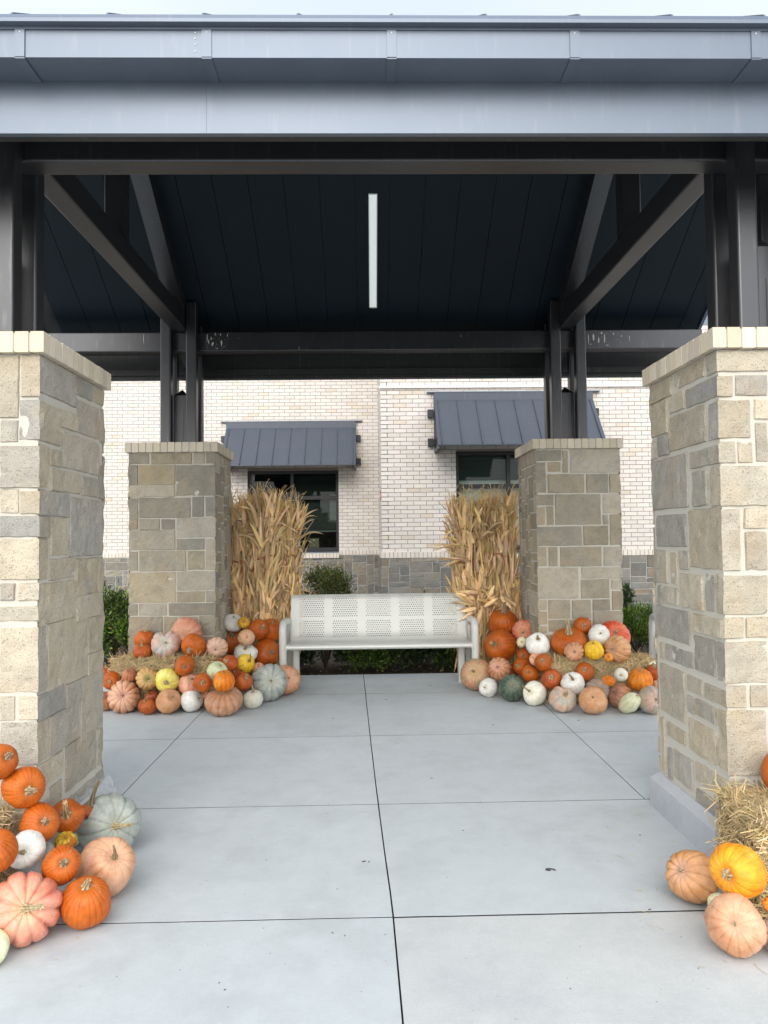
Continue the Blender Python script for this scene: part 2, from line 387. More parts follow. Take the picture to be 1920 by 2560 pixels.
# stones traced on the faces towards the walkway: (along, bottom, along, top) in metres
STONES = {
'RLf': [[-2.271,2.2,-2.076,2.309],[-2.052,2.196,-1.68,2.307],[-1.659,2.199,-1.562,2.304],[-1.54,2.198,-1.451,2.303],[-2.264,2.004,-2.18,2.183],[-2.165,2.003,-1.834,2.182],[-1.82,1.897,-1.452,2.178],[-2.263,1.888,-1.834,1.991],[-2.267,1.683,-2.178,1.871],[-2.163,1.695,-1.693,1.875],[-1.672,1.7,-1.571,1.882],[-1.547,1.704,-1.443,1.881],[-2.268,1.588,-2.181,1.681],[-2.163,1.586,-1.981,1.68],[-1.956,1.588,-1.839,1.675],[-1.817,1.51,-1.443,1.685],[-2.268,1.398,-1.836,1.576],[-1.818,1.395,-1.565,1.491],[-1.546,1.207,-1.444,1.488],[-2.268,1.206,-2.181,1.378],[-2.163,1.2,-1.736,1.384],[-1.714,1.209,-1.565,1.379],[-2.266,0.906,-1.833,1.185],[-1.818,1.018,-1.441,1.189],[-1.818,0.909,-1.566,1.002],[-1.548,0.907,-1.441,1.005],[-2.266,0.793,-2.184,0.89],[-2.168,0.789,-1.915,0.892],[-1.89,0.786,-1.442,0.894],[-2.262,0.602,-1.954,0.776],[-1.936,0.6,-1.819,0.772],[-1.801,0.601,-1.631,0.77],[-1.613,0.601,-1.442,0.775],[-2.262,0.419,-2.064,0.588],[-2.049,0.414,-1.745,0.589],[-1.73,0.417,-1.443,0.584]],
'RRf': [[1.551,2.193,1.788,2.287],[1.805,2.082,1.85,2.279],[1.876,2.077,2.335,2.29],[1.544,1.893,1.637,2.172],[1.664,2.091,1.781,2.174],[1.662,1.889,2.002,2.059],[2.027,1.887,2.226,2.059],[2.246,1.885,2.331,2.062],[1.543,1.773,1.709,1.867],[1.727,1.588,2.152,1.869],[2.179,1.692,2.327,1.866],[1.538,1.589,1.623,1.753],[1.643,1.588,1.705,1.757],[2.175,1.586,2.222,1.674],[2.241,1.395,2.323,1.674],[1.538,1.39,1.967,1.567],[1.989,1.396,2.218,1.569],[1.541,1.203,1.632,1.375],[1.655,1.202,1.735,1.374],[1.766,1.197,2.148,1.372],[2.176,1.198,2.322,1.368],[1.542,0.899,1.928,1.18],[1.959,1.081,2.322,1.178],[1.953,0.896,2.218,1.065],[2.243,0.975,2.323,1.061],[2.246,0.786,2.324,0.955],[1.541,0.79,1.627,0.88],[1.645,0.711,1.843,0.879],[1.866,0.709,2.039,0.876],[2.062,0.782,2.22,0.878],[1.539,0.659,1.625,0.772],[1.642,0.591,2.036,0.693],[2.06,0.587,2.322,0.768]],
'FLs': [[3.295,2.138,3.696,2.294],[3.719,2.209,3.907,2.297],[3.924,2.214,4.124,2.306],[3.723,2.021,4.014,2.184],[4.036,2.013,4.111,2.192],[3.297,1.924,3.516,2.095],[3.531,2.018,3.708,2.103],[3.537,1.83,4.006,1.996],[3.299,1.72,3.389,1.903],[3.404,1.824,3.52,1.899],[3.419,1.713,3.759,1.811],[3.789,1.711,4.001,1.805],[4.023,1.707,4.107,1.882],[3.302,1.595,3.623,1.705],[3.629,1.406,4.108,1.69],[3.303,1.497,3.395,1.586],[3.408,1.416,3.601,1.586],[3.304,1.311,3.377,1.486],[3.403,1.303,3.695,1.398],[3.713,1.208,3.995,1.389],[4.013,1.208,4.09,1.388],[3.288,1.109,3.692,1.289],[3.715,1.21,3.978,1.287],[3.71,1.086,4.075,1.207],[3.29,0.818,3.377,1.099],[3.393,0.8,3.856,1.105],[3.878,0.909,3.973,1.085],[3.994,0.899,4.076,1.083],[3.862,0.793,4.077,0.895],[3.293,0.7,3.565,0.807],[3.589,0.691,3.756,0.797],[3.773,0.485,4.078,0.796],[3.295,0.518,3.387,0.694],[3.411,0.514,3.747,0.692],[3.297,0.403,3.556,0.504],[3.595,0.294,3.977,0.507],[4.019,0.296,4.073,0.484]],
'FRs': [[3.793,2.197,4.066,2.293],[3.426,2.214,3.757,2.294],[3.315,2.206,3.397,2.293],[3.649,2.102,3.817,2.193],[3.31,2.096,3.622,2.187],[3.86,2.012,4.066,2.189],[3.42,1.908,3.831,2.081],[3.31,1.905,3.386,2.072],[4.008,1.893,4.072,1.991],[3.848,1.897,3.978,2.001],[3.63,1.614,4.069,1.877],[3.31,1.795,3.595,1.874],[3.419,1.613,3.567,1.774],[3.303,1.607,3.385,1.777],[3.661,1.418,4.031,1.578],[3.298,1.319,3.623,1.592],[3.91,1.222,4.043,1.393],[3.786,1.224,3.869,1.384],[3.641,1.304,3.75,1.392],[3.996,1.104,4.039,1.202],[3.781,1.117,3.971,1.2],[3.492,1.117,3.74,1.279],[3.384,1.125,3.462,1.289],[3.287,1.124,3.353,1.292],[3.653,0.933,4.053,1.093],[3.29,1.01,3.617,1.091],[3.989,0.811,4.032,0.896],[3.626,0.82,3.962,0.898],[3.39,0.827,3.597,0.989],[3.29,0.819,3.362,0.988],[3.724,0.536,4.03,0.785],[3.53,0.71,3.69,0.783],[3.286,0.709,3.501,0.779],[3.631,0.601,3.696,0.682],[3.399,0.61,3.602,0.684],[3.285,0.432,3.371,0.686],[3.99,0.209,4.035,0.495],[3.737,0.422,3.947,0.489],[3.403,0.422,3.686,0.575],[3.91,0.197,3.949,0.356],[3.657,0.227,3.878,0.367],[3.282,0.296,3.618,0.382]],
'FLf': [[-1.641,2.024,-1.563,2.292],[-1.548,2.115,-1.463,2.292],[-1.555,1.925,-1.462,2.096],[-1.639,1.918,-1.567,2.008],[-1.638,1.715,-1.462,1.894],[-1.637,1.605,-1.56,1.703],[-1.55,1.599,-1.461,1.696],[-1.636,1.5,-1.46,1.587],[-1.636,1.316,-1.461,1.486],[-1.634,1.227,-1.574,1.296],[-1.553,1.225,-1.461,1.295],[-1.633,0.827,-1.466,1.103],[-1.631,0.708,-1.571,0.808],[-1.55,0.712,-1.466,0.807],[-1.63,0.52,-1.465,0.697]],
'FRf': [[1.523,2.205,1.761,2.302],[1.526,2.092,1.6,2.18],[1.615,2.096,1.758,2.185],[1.525,1.905,1.674,2.071],[1.7,1.988,1.755,2.074],[1.7,1.801,1.749,1.968],[1.525,1.794,1.604,1.885],[1.62,1.796,1.681,1.886],[1.529,1.602,1.743,1.776],[1.538,1.315,1.614,1.583],[1.638,1.501,1.74,1.588],[1.64,1.316,1.734,1.481],[1.535,1.122,1.728,1.288],[1.537,1.016,1.616,1.104],[1.632,1.019,1.725,1.103],[1.537,0.819,1.719,0.997],[1.535,0.714,1.62,0.803],[1.643,0.714,1.716,0.804],[1.537,0.416,1.707,0.696],[1.538,0.314,1.616,0.395]],
}
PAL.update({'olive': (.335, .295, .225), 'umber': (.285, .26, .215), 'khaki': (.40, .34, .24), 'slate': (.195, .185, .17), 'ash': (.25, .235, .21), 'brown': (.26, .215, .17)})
# ---------------------------------------------------------------- stone piers
YF, YR, HP, CH, WB, WC = 3.6834, 7.3828, 2.394, .0907, .802, .857
PIERS = {'FL': (-1.8689, YF), 'FR': (1.9312, YF), 'RL': (-1.8602, YR), 'RR': (1.943, YR)}
PLAB = {'FL': 'near left stone pier behind the pile with the huge salmon pink pumpkin', 'FR': 'near right stone pier with a smooth concrete plinth showing at its foot',
        'RL': 'rear left stone pier behind the pumpkins and left corn stalks', 'RR': 'rear right stone pier behind the pumpkins and right corn stalks'}
def pier(key):
    px, py = PIERS[key]; r = empty('stone_pier', (px, py, 0)); hb = WB / 2 - .009
    tag(r, PLAB[key], 'pier', 'four stone piers under the canopy')
    b = MB(); b.box((-hb, -hb, .16), (hb, hb, HP - CH - .001), 1, (1, 1, 1))
    near = key[0] == 'F'
    pal = ['tan', 'cream', 'grey', 'tan', 'taupe', 'cream'] if near else ['olive', 'umber', 'taupe', 'olive', 'khaki']  # same stone; rear colours more olive, with the shade there painted in
    for nm, ax, nrm, fk in (('f', (1, 0, 0), (0, -1, 0), key + 'f'), ('k', (1, 0, 0), (0, 1, 0), None), ('r', (0, 1, 0), (1, 0, 0), key + 's' if key == 'FL' else None), ('l', (0, 1, 0), (-1, 0, 0), key + 's' if key == 'FR' else None)):
        fixed = []
        if fk in STONES:
            off = px if ax[0] else py
            fixed = [(a0 - off - .0045, z0 - .0045, a1 - off + .0045, z1 + .0045) for a0, z0, a1, z1 in STONES[fk]]
            fixed = [(max(a0, -hb), z0, min(a1, hb), min(z1, HP - CH - .006)) for a0, z0, a1, z1 in fixed if a1 - a0 > .02]
        rest = pack(-hb, hb, .185, HP - CH, fixed)
        pp = pal
        if nm in 'rl' and near: pp = ['taupe', 'tan', 'grey', 'grey', 'tan', 'taupe']  # same stone; greyer mix on the side faces, their light put into colour
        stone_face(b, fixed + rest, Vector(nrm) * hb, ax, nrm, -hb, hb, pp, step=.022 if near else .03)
    b.build('stonework', [M['stone'], M['mortar']], r)
    p = MB(); o = WB / 2 + .036; i = WB / 2 - .004
    vs = [(-o, -o, 0), (o, -o, 0), (o, o, 0), (-o, o, 0), (-o, -o, .15), (o, -o, .15), (o, o, .15), (-o, o, .15), (-i, -i, .188), (i, -i, .188), (i, i, .188), (-i, i, .188)]
    fs = [(0, 1, 5, 4), (1, 2, 6, 5), (2, 3, 7, 6), (3, 0, 4, 7), (4, 5, 9, 8), (5, 6, 10, 9), (6, 7, 11, 10), (7, 4, 8, 11), (8, 9, 10, 11)]
    p.add(vs, fs); p.build('plinth', M['plinth'], r)
    c = MB(); h = WC / 2; z0 = HP - CH; c.box((-h + .006, -h + .006, z0 + .004), (h - .006, h - .006, HP - .006), 1)
    for k in range(13):
        x0 = -h + k * .0666; x1 = x0 + .0575
        for s in (0, 1):
            tn = rnd(.88, 1.12); col = (tn, tn * rnd(.97, 1.01), tn * rnd(.92, 1.03)); j = rnd(-.0015, .0015); e = rnd(-.001, .001)
            y0 = -h if s == 0 else h - .0575
            c.box((x0, y0 + j, z0 + e), (x1, y0 + .0575 + j, HP + e), 0, col)
            if 0 < k < 12:
                tn = rnd(.88, 1.12); col = (tn, tn * rnd(.97, 1.01), tn * rnd(.92, 1.03))
                c.box((y0 + j, x0, z0 + e), (y0 + .0575 + j, x1, HP + e), 0, col)
    c.build('brick_cap', [M['cap'], M['mortar']], r)
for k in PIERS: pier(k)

# ---------------------------------------------------------------- canopy
SL = .665; YM = 5.47; XC = .036; X0, X1 = -3.30, 3.37
def zc(y): return 4.636 - SL * (abs(y - YM) + YM - 5.995)      # underside of the soffit
cano = empty('canopy', (XC, YM, 0)); tag(cano, 'dark steel entrance canopy with a pitched metal roof over the walkway', 'canopy')
def cp(mb, name, mat, **k):
    o = mb.build(name, mat, cano, **k); o.location = (-XC, -YM, 0); return o
for k, (px, py) in PIERS.items():
    for sx in (-.123, .123):
        for sy in (-.123, .123):
            m = MB(); x = px + sx; y = py + sy
            m.rtube((x, y, HP - .004), (x, y, zc(y) - .004), .1, .1, .011, up=(0, 1, 0)); cp(m, 'post', M['steel'])
    m = MB(); m.box((px - .068, py - .068, HP - .004), (px + .068, py + .068, 2.90))
    q = [(px - .068, py - .068, 2.90), (px + .068, py - .068, 2.90), (px + .068, py + .068, 2.90), (px - .068, py + .068, 2.90), (px + .0, py, 2.97)]
    m.add(q, [(0, 1, 4), (1, 2, 4), (2, 3, 4), (3, 0, 4)]); m.box((px + .015, py - .0725, 2.46), (px + .024, py - .068, 2.74)); cp(m, 'post_base_box', M['steel'])
for y in (YF, YR):
    m = MB(); m.rtube((X0 + .06, y, 3.43), (X1 - .06, y, 3.43), .145, .196, .012); cp(m, 'tie_beam', M['steel'])
for px in (-1.865, 1.937):
    m = MB(); m.rtube((px, 3.30, 3.619), (px, 7.74, 3.619), .145, .180, .012); cp(m, 'side_beam', M['steel'])
    m = MB(); m.rtube((px, YM, 3.712), (px, YM, 4.93), .146, .13, .012, up=(0, 1, 0)); cp(m, 'king_post', M['steel'])
    for s in (-1, 1):
        m = MB(); w2 = .074; a = YM + s * .02; b = YM + s * 2.36
        pts = [(px - w2, a, zc(a) - .004), (px - w2, b, zc(b) - .004), (px - w2, b, zc(b) - .17), (px - w2, a, zc(a) - .18)]
        m.prism(pts if s > 0 else pts[::-1], (2 * w2, 0, 0)); cp(m, 'rafter', M['steel'])
for s in (-1, 1):
    m = MB(); x = .03 - .3 * 10 - .15; ye = YM + s * 2.395; ya = YM + s * .0
    while x < X1:
        a = max(x, X0) + .003; b = min(x + .3, X1) - .003
        if b > a:
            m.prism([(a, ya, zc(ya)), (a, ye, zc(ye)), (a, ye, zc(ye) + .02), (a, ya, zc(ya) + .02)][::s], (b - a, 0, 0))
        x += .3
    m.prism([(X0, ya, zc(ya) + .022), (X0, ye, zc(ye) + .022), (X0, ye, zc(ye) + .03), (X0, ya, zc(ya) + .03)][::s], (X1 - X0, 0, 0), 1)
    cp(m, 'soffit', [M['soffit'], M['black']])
    # fascia, gutter, drip edge, roof sheet with standing seams
    def Y(v): return YM + s * v          # v = distance from the ridge
    def bx(mm, v0, v1, x0, x1, z0, z1, mi=0):
        a, b = sorted((Y(v0), Y(v1))); mm.box((x0, a, z0), (x1, b, z1), mi)
    m = MB()
    fj = -.689
    bx(m, 2.383, 2.41, X0, fj - .0004, 3.165, 3.50); bx(m, 2.383, 2.41, fj + .0004, X1, 3.165, 3.50); cp(m, 'fascia', M['fascia'])
    m = MB(); bx(m, 2.335, 2.3825, X0, X1, 3.17, 3.42); bx(m, 2.30, 2.3345, X0, X1, 3.20, 3.26); cp(m, 'eave_beam', M['steelback'])
    m = MB()
    for (xa, xb, pr) in ((X0, -.687, 0), (-.689, X1, .0012)):
        bx(m, 2.4105, 2.565 + pr, xa, xb, 3.385 - pr, 3.503)
    bx(m, 2.565, 2.572, X0, X1, 3.495, 3.506)
    cp(m, 'gutter', M['fascia'])
    for xs in [-1.386 - .019 + .7325 * i for i in range(-3, 6)]:
        if xs < X0 + .02 or xs > X1 - .06: continue
        st = MB(); bx(st, 2.4105, 2.5685, xs, xs + .038, 3.3785, 3.3835); bx(st, 2.5665, 2.5715, xs, xs + .038, 3.3845, 3.494)
        stp = cp(st, 'gutter_strap', M['fascia'])
        rv = MB(); cc = (xs + .019, Y(2.572), 3.484)
        rv.add([(cc[0] + .003 * math.cos(t), cc[1], cc[2] + .003 * math.sin(t)) for t in [i * math.pi / 4 for i in range(8)]], [tuple(range(8))[::-s]])
        o = rv.build('rivet', M['white'], stp)
    for z in (3.41, 3.438, 3.462, 3.485):
        rv = MB(); rv.add([(-.699 + .003 * math.cos(t), Y(2.5672), z + .003 * math.sin(t)) for t in [i * math.pi / 4 for i in range(8)]], [tuple(range(8))])
        cp(rv, 'rivet', M['white'])
    m = MB(); bx(m, 2.565, 2.60, X0 - .01, X1 + .01, 3.5065, 3.522); cp(m, 'drip_edge', M['fascia'])
    m = MB(); ze = 3.5225; zr = ze + SL * 2.6
    pts = [(X0, Y(2.6), ze), (X0, Y(0), zr), (X0, Y(0), zr + .012), (X0, Y(2.6), ze + .012)]
    m.prism(pts[::s], (X1 - X0, 0, 0))
    x = -1.411 - .372 * 4
    while x < X1:
        pts = [(x, Y(2.6), ze + .012), (x, Y(0), zr + .012), (x, Y(0), zr + .045), (x, Y(2.585), ze + .030)]
        m.prism(pts[::s], (.008, 0, 0))
        x += .372
    cp(m, 'roof_sheet', M['roofmetal'])
    for xx in (X0, X1):
        m = MB(); a = xx if xx > 0 else xx - .03
        pts = [(a, Y(2.38), zc(Y(2.38)) - .03), (a, Y(0), zc(Y(0)) - .03), (a, Y(0), zr - .004), (a, Y(2.38), ze + SL * .22 - .004)]
        m.prism(pts[::s], (.03, 0, 0)); cp(m, 'rake_board', M['roofmetal'])
# bird droppings on the rear tie beam and side beam
m = MB()
def splat(x, z, w, h, y=YR - .0745):
    n = 7; m.add([(x + w * (.5 + rnd(-.2, .2)) * math.cos(t), y, z + h * (.5 + rnd(-.15, .15)) * math.sin(t)) for t in [2 * math.pi * i / n for i in range(n)]], [tuple(range(n))])
for x, z, w, h in [(-1.60, 3.47, .008, .07), (-1.585, 3.43, .01, .05), (-1.56, 3.46, .012, .03), (-1.545, 3.41, .022, .03), (-1.55, 3.395, .014, .016), (-1.52, 3.5, .008, .03), (-1.46, 3.42, .012, .06), (-1.47, 3.50, .01, .03), (-1.4, 3.49, .006, .04), (-1.5, 3.36, .02, .008), (-2.22, 3.46, .006, .09), (2.17, 3.43, .008, .1), (2.22, 3.45, .02, .07), (2.27, 3.42, .014, .05), (2.33, 3.44, .012, .09), (2.3, 3.49, .02, .02), (2.42, 3.48, .01, .03), (2.5, 3.46, .012, .02), (2.58, 3.44, .008, .07), (2.19, 3.38, .012, .012), (2.36, 3.37, .03, .008), (-.7, 3.36, .005, .03), (.9, 3.47, .006, .03)]:
    splat(x, z, w, h)
for i in range(40): splat(random.choice([-1.55, 2.35]) + random.gauss(0, .12), rnd(3.35, 3.52), .005, .006)
o = cp(m, 'dropping_stain', M['white'])
# ceiling light
lt = empty('ceiling_light', (.034, 6.65, zc(6.65))); tag(lt, 'long narrow white linear light set in the dark canopy soffit', 'light')
dv = Vector((0, 1, -SL)).normalized(); nv = Vector((0, -SL, -1)).normalized()
def slab(mb, x0, x1, y0, y1, d0, d1, mi=0):
    def P(x, y, d): return Vector((x - .034, y - 6.65, zc(y) - zc(6.65))) + nv * d
    q = [P(x0, y0, d0), P(x1, y0, d0), P(x1, y1, d0), P(x0, y1, d0)]
    mb.prism(q, nv * (d1 - d0), mi)
m = MB()
for a in ((-.004, .002, 6.30, 7.31), (.066, .072, 6.30, 7.31), (.002, .066, 6.30, 6.308), (.002, .066, 7.302, 7.31)): slab(m, *a, .0, .008)
m.build('frame', M['pale'], lt)
m = MB(); slab(m, .0025, .0655, 6.3085, 7.3015, .0, .004); m.build('diffuser', M['diffuser'], lt)
m = MB(); slab(m, -.036, -.0045, 6.25, 7.34, .0, .0025); slab(m, .0725, .104, 6.25, 7.34, .0, .0025); m.build('trim_plate', M['soffit'], lt)

# ---------------------------------------------------------------- building
bld = empty('brick_building', (0, 13, 0)); tag(bld, 'white brick building with a grey stone base and metal awnings, behind the canopy', 'building')
def bp_(mb, name, mat, parent=None, **k):
    o = mb.build(name, mat, parent or bld, **k)
    if not parent: o.location = (0, -13, 0)
    return o
def brick_wall(org, ax, nrm, W0, W1, Z0, Z1, holes, name):
    """org: point on mortar plane with a=0, z=0"""
    org = Vector(org); ax = Vector(ax); nrm = Vector(nrm); mb = MB(); C = .0677; L = .2032
    # mortar panels round the holes
    cuts = sorted({W0, W1} | {h for q in holes for h in (q[0], q[1])})
    def panel(a0, a1, z0, z1):
        P = [org + ax * a + Vector((0, 0, z)) for a, z in ((a0, z0), (a1, z0), (a1, z1), (a0, z1))]
        mb.prism(P, -nrm * .12, 1)
    for a0, a1 in zip(cuts, cuts[1:]):
        hz = [q for q in holes if q[0] <= a0 + 1e-6 and q[1] >= a1 - 1e-6]
        z = Z0
        for q in sorted(hz, key=lambda q: q[2]):
            if q[2] > z: panel(a0, a1, z, q[2])
            z = q[3]
        if z < Z1: panel(a0, a1, z, Z1)
    r = 0; z = Z0
    while z < Z1 - .02:
        zt = min(z + C - .0095, Z1)
        a = W0 - (L / 2 if r % 2 else 0) - rnd(0, .0)
        while a < W1:
            b0 = max(a, W0); b1 = min(a + L - .0095, W1)
            segs = [(b0, b1)]
            for q in holes:
                if zt > q[2] + .002 and z < q[3] - .002:
                    ns = []
                    for s0, s1 in segs:
                        if s1 <= q[0] or s0 >= q[1]: ns.append((s0, s1))
                        else:
                            if s0 < q[0]: ns.append((s0, q[0]))
                            if s1 > q[1]: ns.append((q[1], s1))
                    segs = ns
            for s0, s1 in segs:
                if s1 - s0 < .012: continue
                tn = rnd(.93, 1.05); col = (tn, tn * rnd(.975, 1.0), tn * rnd(.95, 1.0))
                if random.random() < .05: col = (tn * .95, tn * .89, tn * .80)
                j = .006 + rnd(-.001, .0015); P = []
                for zz in (z, zt):
                    for aa in (s0, s1): P.append(org + ax * (aa + rnd(-.0008, .0008)) + Vector((0, 0, zz + rnd(-.0008, .0008))) + nrm * j)
                Q = [p - nrm * (j - .0002) for p in P]
                fs = [(0, 1, 3, 2), (1, 0, 4, 5), (3, 1, 5, 7), (2, 3, 7, 6), (0, 2, 6, 4)]
                if ax.cross(Vector((0, 0, 1))).dot(nrm) < 0: fs = [f[::-1] for f in fs]
                mb.add([tuple(p) for p in P + Q], fs, 0, col)
            a += L
        z += C; r += 1
    return bp_(mb, name, [M['brick'], M['brickmortar']])
XR = .18; YLW, YRW = 14.6, 11.8
ZB = 1.17
LWIN = (-2.387, -.613, 1.25, 2.83); RWIN = (1.361, 3.135, 1.25, 2.853)
brick_wall((0, YLW, 0), (1, 0, 0), (0, -1, 0), -11.0, XR, ZB + .09, 6.2, [LWIN], 'wall')
brick_wall((0, YRW, 0), (1, 0, 0), (0, -1, 0), XR, 11.0, ZB + .09, 4.86, [RWIN], 'wall')
brick_wall((XR, 0, 0), (0, 1, 0), (-1, 0, 0), YRW, YLW, ZB + .09, 4.86, [], 'wall')
m = MB(); m.box((XR - .03, YRW - .035, 3.86), (11.0, YRW - .0085, 3.9)); bp_(m, 'brick_ledge', M['brick'])
m = MB(); m.box((XR, YRW + .01, 4.865), (11, YLW, 7.5)); bp_(m, 'metal_siding', M['fascia'])
def rowlock(mb, W0, W1, z0, z1, y0, y1):
    mb.box((W0, y0 + .006, z0 + .003), (W1, y1, z1 - .003), 1); a = W0
    while a < W1 - .02:
        tn = rnd(.9, 1.06); e = rnd(-.0012, .0012)
        mb.box((a, y0 + e, z0), (min(a + .0575, W1), y1 - .004, z1), 0, (tn, tn * .97, tn * .93)); a += .0667
m = MB(); rowlock(m, -11.0, LWIN[0], ZB, ZB + .089, YLW - .03, YLW + .05); rowlock(m, LWIN[1], XR, ZB, ZB + .089, YLW - .03, YLW + .05); rowlock(m, XR - .02, RWIN[0], ZB, ZB + .089, YRW - .03, YRW + .05); rowlock(m, RWIN[1], 11, ZB, ZB + .089, YRW - .03, YRW + .05)
a = YRW
while a < YLW - .05:
    tn = rnd(.9, 1.06); m.box((XR - .028, a + .04, ZB), (XR + .05, a + .0975, ZB + .089), 0, (tn, tn * .97, tn * .93)); a += .0667
bp_(m, 'rowlock_band', [M['brick'], M['brickmortar']])
def window(win, wy, xm, kind):
    x0, x1, z0, z1 = win; fy = wy + .085
    sl = MB(); rowlock(sl, x0 - .0, x1 + .0, z0 - .135, z0 - .038, wy - .055, wy + .08); bp_(sl, 'window_ledge', [M['brick'], M['brickmortar']])
    root = MB()
    f = .055
    root.box((x0, fy, z0), (x0 + f, fy + .08, z1)); root.box((x1 - f, fy, z0), (x1, fy + .08, z1)); root.box((x0 + f, fy, z1 - f * 1.1), (x1 - f, fy + .08, z1)); root.box((x0 + f, fy, z0), (x1 - f, fy + .08, z0 + f * 1.2))
    root.box((xm - .031, fy + .002, z0 + f * 1.2), (xm + .031, fy + .078, z1 - f * 1.1))
    zt = 2.297
    for a, b in ((x0 + f, xm - .031), (xm + .031, x1 - f)): root.box((a, fy + .004, zt - .034), (b, fy + .076, zt + .034))
    fr = bp_(root, 'window', M['black'])
    sm = MB(); sm.box((x0 + .003, wy - .03, z0 - .036), (x1 - .003, fy + .01, z0 - .012)); sm.build('sill_flashing', M['fascia'], fr)
    for a, b in ((x0 + f, xm - .031), (xm + .031, x1 - f)):
        for c, d in ((z0 + f * 1.2, zt - .034), (zt + .034, z1 - f * 1.1)):
            g = MB(); g.add([(a, fy + .03, c), (b, fy + .03, c), (b, fy + .03, d), (a, fy + .03, d)], [(0, 1, 2, 3)]); g.build('pane', M['glass'], fr)
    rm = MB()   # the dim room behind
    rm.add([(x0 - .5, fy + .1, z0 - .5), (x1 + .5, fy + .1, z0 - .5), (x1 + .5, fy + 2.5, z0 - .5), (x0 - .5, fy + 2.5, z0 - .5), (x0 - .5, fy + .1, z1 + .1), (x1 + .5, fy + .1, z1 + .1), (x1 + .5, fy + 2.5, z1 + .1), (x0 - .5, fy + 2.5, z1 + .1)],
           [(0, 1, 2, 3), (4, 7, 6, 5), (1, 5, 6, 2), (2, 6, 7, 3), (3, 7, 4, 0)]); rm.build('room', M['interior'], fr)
    bl = MB(); zb = (z1 - .05)
    low = 2.40 if kind == 'R' else 1.66
    z = zb
    while z > low:
        for a, b in ((x0 + f + .01, xm - .035), (xm + .035, x1 - f - .01)):
            if kind == 'R' or a > xm:
                bl.add([(a, fy + .10, z), (b, fy + .10, z), (b, fy + .118, z + .010), (a, fy + .118, z + .010)], [(0, 1, 2, 3)])
        z -= .0235
    if kind == 'R': bl.box((x0 + f + .01, fy + .125, low), (x1 - f - .01, fy + .128, zb), 0)
    else: bl.box((xm + .04, fy + .10, 1.625), (x1 - f - .01, fy + .118, 1.655), 0)
    bl.build('blind', M['slat'], fr)
    pn = MB()  # pale boards added behind the glass as stand-ins for bright reflections
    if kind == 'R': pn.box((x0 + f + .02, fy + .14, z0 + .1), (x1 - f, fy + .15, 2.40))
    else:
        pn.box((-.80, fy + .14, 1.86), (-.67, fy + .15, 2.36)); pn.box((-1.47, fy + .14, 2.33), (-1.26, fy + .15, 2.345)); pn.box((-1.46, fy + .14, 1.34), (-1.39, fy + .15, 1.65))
    pn.build('pale_and_pane_reflection', M['pale'], fr)
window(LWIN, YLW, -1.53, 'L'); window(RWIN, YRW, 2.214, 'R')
bx2 = MB(); bx2.box((-1.22, YLW + .23, 1.32), (-1.02, YLW + .33, 1.5)); bx2.box((-1.135, YLW + .227, 1.455), (-1.105, YLW + .2295, 1.475), 1)
tag(bx2.build('cardboard_box', [M['card'], M['pale']]), 'small olive brown box standing on the sill inside the left window', 'box')
# stone base
PAL2 = ['slate', 'ash', 'slate', 'brown', 'ash', 'umber']
st = MB()
st.box((-11.0, YLW - .012, -.1), (XR - .012, YLW + .1, ZB - .001), 1); st.box((XR - .012, YRW - .012, -.1), (11, YLW + .1, ZB - .001), 1)
stone_face(st, pack(-11.0, XR - .012, 0.0, ZB, [], wmax=.45), (0, YLW - .012, 0), (1, 0, 0), (0, -1, 0), -11.0, XR - .012, PAL2, step=.06, proud=.012, rough=.008, corner=False)
stone_face(st, pack(XR - .012, 11, .176, ZB, [], wmax=.45), (0, YRW - .012, 0), (1, 0, 0), (0, -1, 0), XR - .012, 11, PAL2, step=.06, proud=.012, rough=.008, corner=False)
stone_face(st, pack(YRW, YLW - .02, .176, ZB, []), (XR - .012, 0, 0), (0, 1, 0), (-1, 0, 0), YRW, YLW, PAL2, step=.06, proud=.012, rough=.008, corner=False)
bp_(st, 'stone_base', [M['basestone'], m_plain('base_mortar', (.42, .42, .40), .95, n=80, bump=.3)])
m = MB(); m.box((XR - .06, YRW - .09, -.1), (11, YRW - .03, .172)); bp_(m, 'foundation_ledge', M['plinth'])

